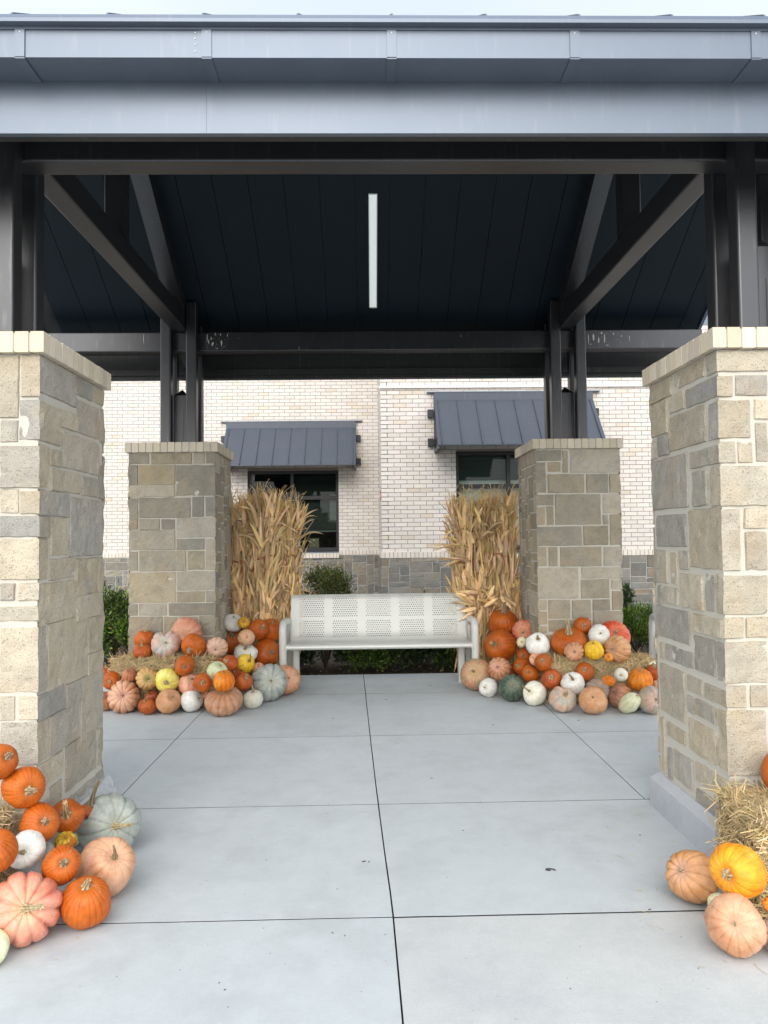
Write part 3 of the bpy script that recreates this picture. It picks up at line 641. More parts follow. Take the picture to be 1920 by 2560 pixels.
def awning(x0, x1, wy, label):
    r = empty('awning', ((x0 + x1) / 2, wy, 3.3)); tag(r, label, 'awning', 'blue standing seam window awnings'); off = Vector((-(x0 + x1) / 2, -wy, -3.3))
    def bb(mb, name, mat): o = mb.build(name, mat, r); o.location = off; return o
    yt, zt, yb, zb = wy - .06, 3.665, wy - .72, 2.875
    m = MB(); m.box((x0 - .11, wy - .075, 3.782), (x1 + .12, wy + .004, 3.797)); bb(m, 'flashing', M['fascia'])
    m = MB(); m.box((x0, wy - .066, 3.655), (x1, wy + .002, 3.781)); bb(m, 'header', M['awning'])
    m = MB(); nr = Vector((0, zt - zb, yb - yt)).normalized() * -1
    m.prism([(x0, yt, zt - .004), (x1, yt, zt - .004), (x1, yb, zb), (x0, yb, zb)][::-1], (0, .012, -.008))
    m.box((x0, yb - .004, zb - .018), (x1, yb + .012, zb - .001)); bb(m, 'metal_panel', M['awning'])
    m = MB(); k = 0; n = 8
    for i in range(n + 1):
        x = x0 + .055 + i * (x1 - x0 - .12) / n
        m.prism([(x, yt - .001, zt - .006), (x, yb + .004, zb + .002), (x, yb - .026, zb + .012), (x, yt - .03, zt - .012)], (.010, 0, 0))
    bb(m, 'seam', M['awning'])
    for x in (x0, x1 - .03):
        m = MB(); m.rtube((x + .015, wy - .002, 2.85), (x + .015, yb + .02, 2.85), .03, .05, .004); m.rtube((x + .015, wy - .02, 2.87), (x + .015, wy - .02, 3.65), .03, .04, .004, up=(0, 1, 0))
        m.prism([(x + .012, wy - .005, 2.88), (x + .012, yb + .03, 2.88), (x + .012, yt, 3.64), (x + .012, wy - .005, 3.64)], (.004, 0, 0), 1)
        bb(m, 'side_frame', [M['awning'], M['black']])
    for x in (x0 - .055, x1 + .045):
        for z in (3.45, 2.99):
            m = MB(); m.box((x - .045, wy - .075, z - .06), (x + .045, wy - .003, z + .06)); bb(m, 'mounting_bracket', M['bracket'])
awning(-2.785, -.26, YLW, 'slate blue metal awning over the dark left window, above the left corn stalks')
awning(1.02, 3.555, YRW, 'slate blue metal awning over the right window, partly hidden by the canopy posts')
al = empty('fire_alarm', (XR - .03, 12.0, 2.17)); tag(al, 'small red fire alarm strobe on the corner of the brick wall', 'alarm')
m = MB(); m.rtube((.026, 0, -.075), (.026, 0, .075), .1, .03, .006, up=(1, 0, 0)); m.build('housing', M['red'], al)
m = MB(); m.box((.0, -.02, -.03), (.0105, .02, .03)); m.build('lens', M['pale'], al)

# ---------------------------------------------------------------- bench
def bench(label):
    r = empty('bench', (.058, 7.5, 0)); tag(r, label, 'bench', 'perforated metal benches')
    # profile of sheet: (y, z) measured along s, y relative to root, -y towards the camera
    prof = [(-.236, .418), (-.243, .428), (-.24, .441), (-.228, .451), (-.19, .457), (-.10, .452), (.02, .441), (.12, .436), (.175, .444), (.205, .47), (.225, .52), (.245, .60), (.268, .70), (.290, .80), (.302, .86), (.312, .885), (.330, .899), (.352, .900), (.366, .888)]
    for _ in range(2):
        q = [prof[0]]
        for a, c in zip(prof, prof[1:]): q += [(a[0] * .75 + c[0] * .25, a[1] * .75 + c[1] * .25), (a[0] * .25 + c[0] * .75, a[1] * .25 + c[1] * .75)]
        prof = q + [prof[-1]]
    # arc length parametrisation
    cum = [0]
    for a, b in zip(prof, prof[1:]): cum.append(cum[-1] + math.hypot(b[0] - a[0], b[1] - a[1]))
    T = cum[-1]
    def at(s):
        s = min(max(s, 0), T)
        for i in range(len(prof) - 1):
            if s <= cum[i + 1] + 1e-9:
                t = (s - cum[i]) / (cum[i + 1] - cum[i]); return (prof[i][0] + (prof[i + 1][0] - prof[i][0]) * t, prof[i][1] + (prof[i + 1][1] - prof[i][1]) * t)
        return prof[-1]
    Wd = 1.80; P = .0222; nc = 12
    def sheet(s0, s1, holes_rows, name):
        mb = MB(); margin = (Wd - 5 * (nc * P)) / 6
        rows = []
        s = s0
        hr = sorted(holes_rows); k = 0
        def strip(sa, sb):
            nn = max(1, int((sb - sa) / .012)); nx = 10
            for q in range(nn):
                a = sa + (sb - sa) * q / nn; b = sa + (sb - sa) * (q + 1) / nn; ya, za = at(a); yb, zb = at(b)
                vs = []
                for i in range(nx + 1):
                    x = -Wd / 2 + Wd * i / nx; vs += [(x, ya, za), (x, yb, zb)]
                mb.add(vs, [(2 * i, 2 * i + 2, 2 * i + 3, 2 * i + 1) for i in range(nx)])
        idx = 0
        for h in hr:
            a = h - P / 2; b = h + P / 2
            if a > s + 1e-5: strip(s, a)
            ya, za = at(a); yb, zb = at(b)
            odd = idx % 2; idx += 1
            def pt(x, ss): y, z = at(ss); return (x, y, z)
            x = -Wd / 2
            for p in range(5):
                c0 = -Wd / 2 + margin + p * (nc * P + margin); xa = c0 + (P / 2 if odd else 0); n = nc - 1 if odd else nc
                mb.add([pt(x, a), pt(xa, a), pt(xa, h), pt(xa, b), pt(x, b), pt(x, h)], [(0, 1, 2, 5), (5, 2, 3, 4)])
                for c in range(n):
                    cx_ = xa + P / 2; rr = .0056; ring = [pt(cx_ + rr * math.cos(t), h + rr * math.sin(t)) for t in [math.pi / 4 * q for q in range(8)]]
                    sq = [pt(cx_ + P / 2, h), pt(cx_ + P / 2, b), pt(cx_, b), pt(cx_ - P / 2, b), pt(cx_ - P / 2, h), pt(cx_ - P / 2, a), pt(cx_, a), pt(cx_ + P / 2, a)]
                    mb.add(ring + sq, [(q, q + 8, (q + 1) % 8 + 8, (q + 1) % 8) for q in range(8)]); xa += P
                x = xa
            mb.add([pt(x, a), pt(Wd / 2, a), pt(Wd / 2, h), pt(Wd / 2, b), pt(x, b), pt(x, h)], [(0, 1, 2, 5), (5, 2, 3, 4)])
            s = b
        if s < s1: strip(s, s1)
        ob = mb.build(name, M['bench'], r)
        md = ob.modifiers.new('weld', 'WELD'); md.merge_threshold = .0003
        md = ob.modifiers.new('solid', 'SOLIDIFY'); md.thickness = .003
        return ob
    sb = next(c for c, p_ in zip(cum, prof) if p_[0] > .2)
    sheet(0, sb - .001, [.075 + P * i for i in range(13)], 'seat')
    lo = [sb + .016 + P * i for i in range(8)]; hi = [lo[-1] + P * 2.35 + P * i for i in range(11)]
    sheet(sb, T, [q for q in lo + hi if q < T - .01], 'backrest')
    m = MB(); m.rtube((-.9, .352, .872), (.9, .352, .872), .03, .03, .008); m.rtube((-.9, -.20, .425), (.9, -.20, .425), .03, .04, .008); m.rtube((-.9, .12, .415), (.9, .12, .415), .03, .035, .008); m.build('support_rail', M['bench'], r)
    for s in (-1, 1):
        m = MB(); x = s * .935; path = [(x, -.16, .0)]
        path += [(x, -.175, .15), (x, -.19, .30), (x, -.20, .45), (x, -.20, .54)]
        for k in range(1, 9):
            t = rad(180 - 90 * k / 8 * 1.0); path.append((x, -.12 + .08 * math.cos(t), .575 + .08 * math.sin(t)))
        path += [(x, .0, .655), (x, .12, .650)]
        for k in range(1, 9):
            t = rad(90 - 90 * k / 8); path.append((x, .18 + .08 * math.cos(t), .568 + .08 * math.sin(t)))
        path += [(x, .265, .45), (x, .27, .3), (x, .275, .0)]
        m.tube(path, .0365, 16); m.build('armrest', M['bench'], r, smooth=True)
        m = MB(); m.box((s * .935 - .05, -.205, 0), (s * .935 + .05, -.115, .008)); m.box((s * .935 - .05, .23, 0), (s * .935 + .05, .32, .008)); m.build('foot_plate', M['bench'], r)
        m = MB(); m.rtube((s * .90, -.24, .425), (s * .90, .2, .41), .012, .05, .003); m.rtube((s * .90, .2, .40), (s * .90, .35, .87), .012, .05, .003); m.build('bracket', M['bench'], r)
        m = MB(); m.rtube((s * .845, .17, .0), (s * .845, .20, .42), .07, .07, .016, up=(0, 1, 0)); m.build('leg', M['bench'], r)
    return r
b1 = bench('pale grey perforated metal bench in the middle, between the two pumpkin piles')
b2 = b1.copy(); COL.objects.link(b2); b2.location = (3.83, 7.46, 0); b2['label'] = 'second pale grey bench, only its rounded arm showing beside the near right pier'
for ch in b1.children:
    c = ch.copy(); COL.objects.link(c); c.parent = b2

# label, kind, centre, radius, flatness, stem axis, stem kind
PUMPKINS = [
('tall orange pumpkin with upright tan stem at the back of the left straw bale', 'orange', [-2.086, 6.9, 0.576], 0.0956, 0.95, [0.146, -0.14, 0.979], 'tall'),
('small squat rust orange pumpkin with thin curved green stem on the left bale', 'rust', [-2.072, 6.77, 0.494], 0.0872, 0.74, [0.117, -0.388, 0.914], 'curl'),
('heart-shaped silvery blue pumpkin with pink blush on the left straw bale', 'bluepink', [-1.864, 6.8, 0.55], 0.1355, 0.85, [0.154, -0.957, 0.247], 'nub'),
('big peach pumpkin leaning on the rear left pier behind the silvery blue one', 'pinkpeach', [-1.707, 6.9, 0.641], 0.1427, 0.8, [0.032, -0.981, -0.19], 'none'),
('round orange pumpkin with downturned stem at the right end of the left bale', 'orange', [-1.609, 6.76, 0.538], 0.1118, 0.92, [-0.196, -0.92, -0.34], 'stub'),
('small orange pumpkin resting against the front of the left straw bale', 'orange', [-1.645, 6.56, 0.395], 0.0871, 0.9, [0.239, -0.971, 0.007], 'stub'),
('pale peach ribbed pumpkin between the left straw bale and the large orange pumpkin', 'peachrib', [-1.413, 6.8, 0.512], 0.0977, 0.85, [0.048, -0.992, -0.117], 'nub'),
('large dark orange finely ribbed pumpkin at the right corner of the rear left pier', 'orange', [-1.442, 7.683, 0.461], 0.1649, 0.9, [0.257, -0.846, 0.467], 'stub'),
('smooth white pumpkin at the back against the corner of the rear left pier', 'white', [-1.398, 7.5, 0.656], 0.106, 0.75, [0.282, -0.434, 0.856], 'none'),
('tiny yellow gourd with orange stripes on top beside the white pumpkin', 'stripegourd', [-1.268, 7.38, 0.67], 0.0594, 0.85, [0.2, -0.894, 0.4], 'nub'),
('orange pumpkin with a grey stem pointing right, below the left corn stalks', 'orange', [-1.134, 7.46, 0.592], 0.1034, 0.92, [0.565, -0.748, 0.348], 'stub'),
('large orange pumpkin at the foot of the left corn stalks beside the bench arm', 'orange', [-1.031, 7.6, 0.565], 0.1202, 0.95, [0.259, -0.438, 0.861], 'none'),
('small peach gourd with dark rib lines facing out above the white pumpkin', 'peachline', [-1.218, 7.234, 0.541], 0.0813, 0.85, [0.255, -0.941, 0.224], 'nub'),
('flat white pumpkin behind the yellow warty gourd', 'white', [-1.245, 7.349, 0.376], 0.1177, 0.68, [0.065, -0.701, 0.71], 'stub'),
('large orange pumpkin with a pale stem facing right, beside the left bench arm', 'orange', [-1.064, 7.489, 0.359], 0.136, 0.92, [0.566, -0.814, 0.13], 'stub'),
('bright yellow warty gourd in front of the flat white pumpkin', 'yellowgourd', [-1.186, 7.001, 0.334], 0.0907, 0.9, [0.616, -0.663, 0.425], 'curl'),
('big pale blue grey pumpkin at the right end of the rear left pile', 'blue', [-0.961, 6.92, 0.17], 0.1715, 0.9, [0.275, -0.92, 0.278], 'nub'),
('smooth peach pumpkin on the concrete in front of the left bench leg', 'peach', [-0.839, 7.184, 0.141], 0.1428, 0.9, [0.398, -0.86, 0.318], 'nub'),
('small ivory pumpkin with upright stem beside the rear left blue grey one', 'ivory', [-1.064, 6.636, 0.08], 0.0918, 0.86, [0.044, -0.283, 0.958], 'tall'),
('wide flattened tan peach pumpkin with bold ribs under the bright orange one', 'tanrib', [-1.28, 6.41, 0.119], 0.1622, 0.66, [0.081, -0.417, 0.905], 'none'),
('oval white pumpkin lying on its side on the concrete', 'white', [-1.576, 6.531, 0.098], 0.0986, 0.9, [0.928, -0.23, 0.294], 'none'),
('smooth tan pumpkin with small brown stem left of the oval white one', 'tan', [-1.759, 6.487, 0.106], 0.1087, 0.92, [0.514, -0.648, 0.562], 'nub'),
('small rust orange pumpkin with a long thin stem on the concrete', 'rust', [-1.935, 6.465, 0.072], 0.0755, 0.93, [-0.204, -0.547, 0.812], 'curl'),
('dark brick red pumpkin half hidden behind the small long-stemmed one', 'darkred', [-1.934, 6.582, 0.127], 0.0617, 0.85, [0.121, -0.418, 0.901], 'none'),
('large fluted peach pumpkin facing out at the left end of the rear left pile', 'peachflute', [-2.164, 6.542, 0.139], 0.14, 0.85, [0.25, -0.93, 0.268], 'nub'),
('knobbly peanut-skinned orange pumpkin cut off by the near left pier', 'wart', [-2.359, 6.646, 0.083], 0.0871, 0.9, [0.341, -0.672, 0.657], 'none'),
('orange pumpkin with a dark drooping stem above the large fluted peach one', 'orange', [-2.302, 6.662, 0.261], 0.0827, 0.95, [0.023, -0.999, -0.039], 'stub'),
('dull orange pumpkin with an upright pale stem just right of the near left pier', 'rust', [-2.391, 6.754, 0.311], 0.0649, 0.9, [0.141, -0.251, 0.958], 'tall'),
('small brick coloured ribbed pumpkin below the straw bale', 'brickrib', [-2.136, 6.611, 0.311], 0.066, 0.88, [0.186, -0.421, 0.888], 'nub'),
('tan pumpkin with green rib streaks at its star-shaped centre', 'tangreen', [-1.966, 6.56, 0.286], 0.0986, 0.9, [0.373, -0.912, 0.17], 'nub'),
('smooth lemon yellow pumpkin in the middle of the left pile', 'yellow', [-1.798, 6.575, 0.268], 0.1054, 0.88, [0.111, -0.991, -0.08], 'stub'),
('rosy pink pumpkin half hidden behind the oval white one', 'pinkpeach', [-1.6, 6.588, 0.222], 0.1039, 0.85, [0.346, -0.589, 0.731], 'none'),
('round orange pumpkin with a short stem facing out above the wide tan peach one', 'orange', [-1.444, 6.368, 0.28], 0.0806, 0.95, [0.212, -0.957, 0.199], 'stub'),
('bright orange pumpkin sitting on the wide tan peach one', 'bright', [-1.258, 6.311, 0.306], 0.0922, 0.92, [0.07, -0.36, 0.93], 'nub'),
('pale cream green pumpkin behind the bright orange one', 'palegreen', [-1.354, 6.532, 0.345], 0.0934, 0.85, [0.485, -0.378, 0.789], 'none'),
('small dark orange pumpkin tucked under the pale peach ribbed one', 'rust', [-1.433, 6.872, 0.381], 0.0711, 0.85, [0.058, -0.287, 0.956], 'none'),
('small dark orange pumpkin with a knotted stem left of the yellow warty gourd', 'rust', [-1.27, 6.681, 0.391], 0.0725, 0.9, [-0.471, -0.754, 0.459], 'stub'),
('dark orange pumpkin with stem leaning right, between bright orange and blue grey ones', 'rust', [-1.159, 6.689, 0.224], 0.0852, 0.95, [0.505, -0.589, 0.631], 'stub'),
('small shadowed orange pumpkin with a thick grey stem above the bright orange one', 'rust', [-1.251, 6.892, 0.252], 0.0549, 0.9, [-0.403, -0.591, 0.698], 'tall'),
('pink pumpkin showing as a sliver above the big blue grey one', 'pinkpeach', [-1.081, 7.072, 0.269], 0.0623, 0.85, [0.067, -0.454, 0.888], 'none'),
('brick pink sliver of a pumpkin between the oval white and wide tan ones', 'pinkpeach', [-1.491, 6.623, 0.112], 0.0522, 0.85, [0.093, -0.421, 0.902], 'none'),
('tall bright orange pumpkin with long twisted stem against the right corn stalks', 'orange', [1.325, 7.62, 0.602], 0.1498, 0.9, [-0.001, -0.288, 0.958], 'tall'),
('largest round orange pumpkin with a pale stem facing left, beside the right bench arm', 'orange', [1.263, 7.42, 0.403], 0.1658, 0.9, [-0.592, -0.774, 0.224], 'stub'),
('salmon pink ribbed pumpkin against the corner of the rear right pier', 'pinkrib', [1.499, 7.416, 0.54], 0.1201, 0.75, [-0.394, -0.919, -0.031], 'nub'),
('tiny cream scalloped gourd below the salmon pink pumpkin', 'creamrib', [1.417, 7.145, 0.473], 0.0532, 0.8, [-0.196, -0.963, 0.185], 'nub'),
('white pumpkin with a curled brown stem at the left of the right straw bale', 'white', [1.503, 6.85, 0.492], 0.1117, 0.86, [-0.106, -0.702, 0.705], 'stub'),
('small orange pumpkin tucked below the white pumpkin with the curled stem', 'orange', [1.476, 7.298, 0.32], 0.08, 0.92, [-0.53, -0.836, 0.143], 'stub'),
('orange pumpkin with broad tan stem facing left, in the rear right pile', 'orange', [1.419, 7.164, 0.236], 0.0865, 0.95, [-0.655, -0.716, 0.242], 'stub'),
('dark orange pumpkin in the shadow behind the peach ribbed one', 'rust', [1.366, 7.419, 0.148], 0.0717, 0.9, [-0.127, -0.673, 0.729], 'none'),
('peach ribbed pumpkin right of the striped one in the rear right pile', 'peachflute', [1.194, 7.124, 0.23], 0.1138, 0.95, [-0.355, -0.881, 0.312], 'nub'),
('large pumpkin striped pink, cream and green on the concrete by the right bench leg', 'striped', [0.991, 7.253, 0.153], 0.1568, 0.86, [-0.322, -0.851, 0.414], 'none'),
('small white pumpkin on the concrete in front of the striped one', 'white', [1.058, 6.938, 0.088], 0.0881, 0.96, [-0.626, -0.762, 0.167], 'nub'),
('dark green ribbed pumpkin on the concrete', 'green', [1.243, 6.751, 0.118], 0.1214, 0.88, [-0.158, -0.837, 0.524], 'nub'),
('round orange pumpkin with a pale stem above the dark green one', 'orange', [1.434, 6.863, 0.222], 0.0827, 0.95, [-0.478, -0.801, 0.36], 'stub'),
('orange pumpkin with a thick short stem overlapping a small pink one', 'orange', [1.507, 6.649, 0.359], 0.0823, 0.95, [-0.258, -0.891, 0.374], 'stub'),
('small pink pumpkin peeking out behind the topmost orange one of the middle', 'pinkpeach', [1.46, 6.771, 0.369], 0.0567, 0.85, [-0.638, -0.572, 0.516], 'none'),
('deep orange pumpkin with a dark stem left of the white pumpkin in the centre', 'rust', [1.556, 6.554, 0.228], 0.0892, 0.95, [-0.31, -0.853, 0.42], 'stub'),
('large ivory pumpkin with a bent tan stem on the concrete', 'ivory', [1.401, 6.563, 0.107], 0.1082, 0.95, [-0.656, -0.661, 0.364], 'curl'),
('pink and grey heart-shaped pumpkin on the concrete under the centre white one', 'greypink', [1.587, 6.309, 0.107], 0.1206, 0.72, [0.066, -0.749, 0.659], 'stub'),
('white pumpkin with an upright tan stem in the centre of the right pile', 'white', [1.705, 6.427, 0.216], 0.1005, 0.93, [-0.216, -0.798, 0.563], 'tall'),
('orange pumpkin with a green grey stem in front of the right straw bale', 'orange', [1.832, 6.509, 0.298], 0.0831, 0.92, [-0.251, -0.876, 0.412], 'stub'),
('grey brown ribbed pumpkin behind the large tan one', 'greybrown', [1.935, 6.5, 0.136], 0.1115, 0.85, [0.24, -0.934, 0.264], 'nub'),
('large smooth tan pumpkin facing out on the concrete', 'tan', [1.809, 6.198, 0.118], 0.1199, 0.92, [-0.255, -0.859, 0.443], 'nub'),
('small oblong orange gourd lying in the straw', 'bright', [1.936, 6.178, 0.281], 0.0412, 1.35, [0.731, -0.671, -0.127], 'none'),
('small white pumpkin with hooked stem in front of the right straw bale', 'ivory', [2.075, 6.289, 0.307], 0.0569, 0.88, [-0.268, -0.956, 0.123], 'stub'),
('bright orange pumpkin with clear ribs and a short upright stem', 'bright', [2.273, 6.384, 0.245], 0.1058, 0.88, [-0.125, -0.345, 0.93], 'nub'),
('rust orange pumpkin cut off by the near right pier', 'rust', [2.451, 6.518, 0.277], 0.0781, 0.95, [-0.224, -0.307, 0.925], 'stub'),
('peach fluted pumpkin standing on edge beside the cream oblong squash', 'peachflute', [2.111, 6.425, 0.106], 0.1117, 0.7, [-0.864, -0.219, 0.454], 'none'),
('cream oblong squash lying tilted on the concrete', 'cream', [2.11, 6.195, 0.091], 0.0742, 1.42, [0.438, -0.569, 0.696], 'none'),
('blotchy pink and grey green pumpkin on the concrete by the near right pier', 'greypink', [2.29, 6.19, 0.115], 0.1156, 0.9, [0.063, -0.97, 0.233], 'nub'),
('pale grey pumpkin half hidden behind the cream oblong squash', 'greybrown', [2.233, 6.361, 0.077], 0.0851, 0.85, [-0.187, -0.525, 0.83], 'none'),
('small pink pumpkin showing above the blotchy pink and grey green one', 'pinkpeach', [2.438, 6.448, 0.186], 0.0456, 0.85, [-0.159, -0.414, 0.896], 'none'),
('broad squat orange pumpkin with a stout upright stem on the right straw bale', 'orange', [1.784, 6.827, 0.504], 0.1702, 0.7, [-0.085, -0.398, 0.914], 'tall'),
('small tan ribbed pumpkin in front of the broad squat orange one', 'tanrib2', [1.768, 6.6, 0.457], 0.0869, 0.88, [-0.163, -0.976, 0.146], 'nub'),
('small orange pumpkin at the top of the right pile against the pier', 'orange', [1.932, 6.9, 0.646], 0.0855, 0.85, [-0.07, -0.975, 0.211], 'stub'),
('round white pumpkin high on the right straw bale', 'white', [2.036, 6.74, 0.581], 0.0994, 0.92, [-0.131, -0.938, 0.32], 'nub'),
('large red orange fluted pumpkin at the back of the right straw bale', 'redorange', [2.202, 6.842, 0.552], 0.1531, 0.85, [-0.129, -0.876, 0.464], 'none'),
('tan fluted pumpkin with its stem facing left on the right straw bale', 'tanflute', [2.16, 6.62, 0.471], 0.1225, 0.86, [-0.744, -0.657, 0.123], 'nub'),
('yellow bumpy pear-shaped gourd on the right straw bale', 'yellowgourd', [1.943, 6.6, 0.468], 0.0877, 0.98, [-0.162, -0.366, 0.917], 'nub'),
('tiny orange mini pumpkin in front of the tan fluted one', 'minis', [2.021, 6.44, 0.43], 0.0401, 0.8, [-0.294, -0.922, 0.25], 'nub'),
('cream squash showing behind the rust orange pumpkin', 'cream', [2.451, 6.62, 0.337], 0.0471, 0.85, [-0.164, -0.436, 0.885], 'none'),
('topmost orange pumpkin of the near left pile, cut by the picture edge', 'orange', [-1.534, 3.083, 0.591], 0.0712, 0.92, [0.779, -0.413, 0.472], 'stub'),
('large round orange pumpkin leaning against the near left pier corner', 'orange', [-1.463, 3.14, 0.47], 0.0857, 0.86, [0.684, -0.729, 0.015], 'stub'),
('orange pumpkin with a frayed stem right of the near left straw bale', 'orange', [-1.407, 3.159, 0.317], 0.0803, 0.95, [0.636, -0.71, 0.303], 'stub'),
('orange pumpkin with a tall thick brown stem behind the frayed-stem one', 'orange', [-1.373, 3.36, 0.27], 0.074, 0.95, [0.26, -0.867, 0.426], 'thick'),
('big blue grey pumpkin with sideways tan stem by the near left pier', 'blue', [-1.27, 3.604, 0.139], 0.14, 0.85, [0.542, -0.81, 0.223], 'side'),
('small dark pumpkin with long curved stem behind the big near blue grey one', 'rust', [-1.352, 3.55, 0.221], 0.0386, 0.9, [0.254, 0.034, 0.967], 'horn'),
('big smooth pale peach pumpkin with a curled stem on the concrete', 'peach', [-1.144, 3.198, 0.118], 0.1195, 0.97, [0.54, -0.578, 0.612], 'curl'),
('orange pumpkin with upturned stem at the near right corner of the near left pile', 'orange', [-1.134, 2.943, 0.089], 0.0917, 0.97, [0.121, -0.324, 0.938], 'stub'),
('orange pumpkin with star shaped stem in the middle of the near left pile', 'orange', [-1.248, 2.991, 0.212], 0.0727, 0.93, [0.466, -0.75, 0.469], 'stub'),
('huge salmon pink fluted pumpkin facing out on the concrete', 'pinkflute', [-1.32, 2.834, 0.124], 0.1276, 0.78, [0.424, -0.814, 0.397], 'side'),
('pale yellow green pumpkin cut off at the lower left edge of the picture', 'palegreen', [-1.373, 2.681, 0.061], 0.0675, 0.9, [0.09, -0.181, 0.979], 'none'),
('white pumpkin with a brown stem half behind the left edge orange one', 'white', [-1.402, 3.033, 0.258], 0.0713, 0.95, [0.21, -0.952, 0.22], 'stub'),
('dull orange pumpkin cut off at the left edge beside the white one', 'orange', [-1.428, 2.841, 0.333], 0.078, 0.9, [0.052, -0.56, 0.827], 'none'),
('yellow and orange warty gourd between the orange pumpkins', 'splitgourd', [-1.351, 3.289, 0.185], 0.0463, 0.85, [0.204, -0.508, 0.837], 'none'),
('small blue grey pumpkin showing between the white and orange ones', 'blue', [-1.407, 3.225, 0.179], 0.0321, 0.85, [0.213, -0.5, 0.84], 'none'),
('small pale green pumpkin in the gap left of the big blue grey one', 'palegreen', [-1.411, 3.542, 0.096], 0.0295, 0.85, [0.199, -0.511, 0.836], 'none'),
('tan fluted pumpkin turned to the left on the concrete by the near right pier', 'tanflute', [1.253, 3.028, 0.101], 0.1037, 0.9, [-0.748, -0.432, 0.504], 'nub'),
('glossy yellow orange pumpkin with a chunky pale stem in front of the straw bale', 'yelloworange', [1.307, 2.757, 0.245], 0.0957, 0.92, [-0.828, -0.56, 0.023], 'stub'),
('large smooth peach pumpkin facing out on the concrete at the lower right', 'peach', [1.244, 2.661, 0.098], 0.0991, 0.95, [-0.389, -0.81, 0.44], 'nub'),
('cream squash showing as a sliver behind the large smooth peach one', 'cream', [1.307, 2.914, 0.042], 0.0449, 0.9, [-0.203, -0.442, 0.874], 'none'),
('grey tan pumpkin cut off at the lower right edge of the picture', 'greybrown', [1.398, 2.638, 0.064], 0.0676, 0.9, [-0.315, -0.58, 0.751], 'none'),
('small knobbly orange gourd at the right edge of the picture', 'minis', [1.39, 2.69, 0.148], 0.029, 0.85, [-0.383, -0.724, 0.574], 'none'),
('tall orange pumpkin on the near right bale at the picture edge', 'orange', [1.705, 3.143, 0.467], 0.096, 0.95, [-0.084, -0.358, 0.93], 'none'),
]
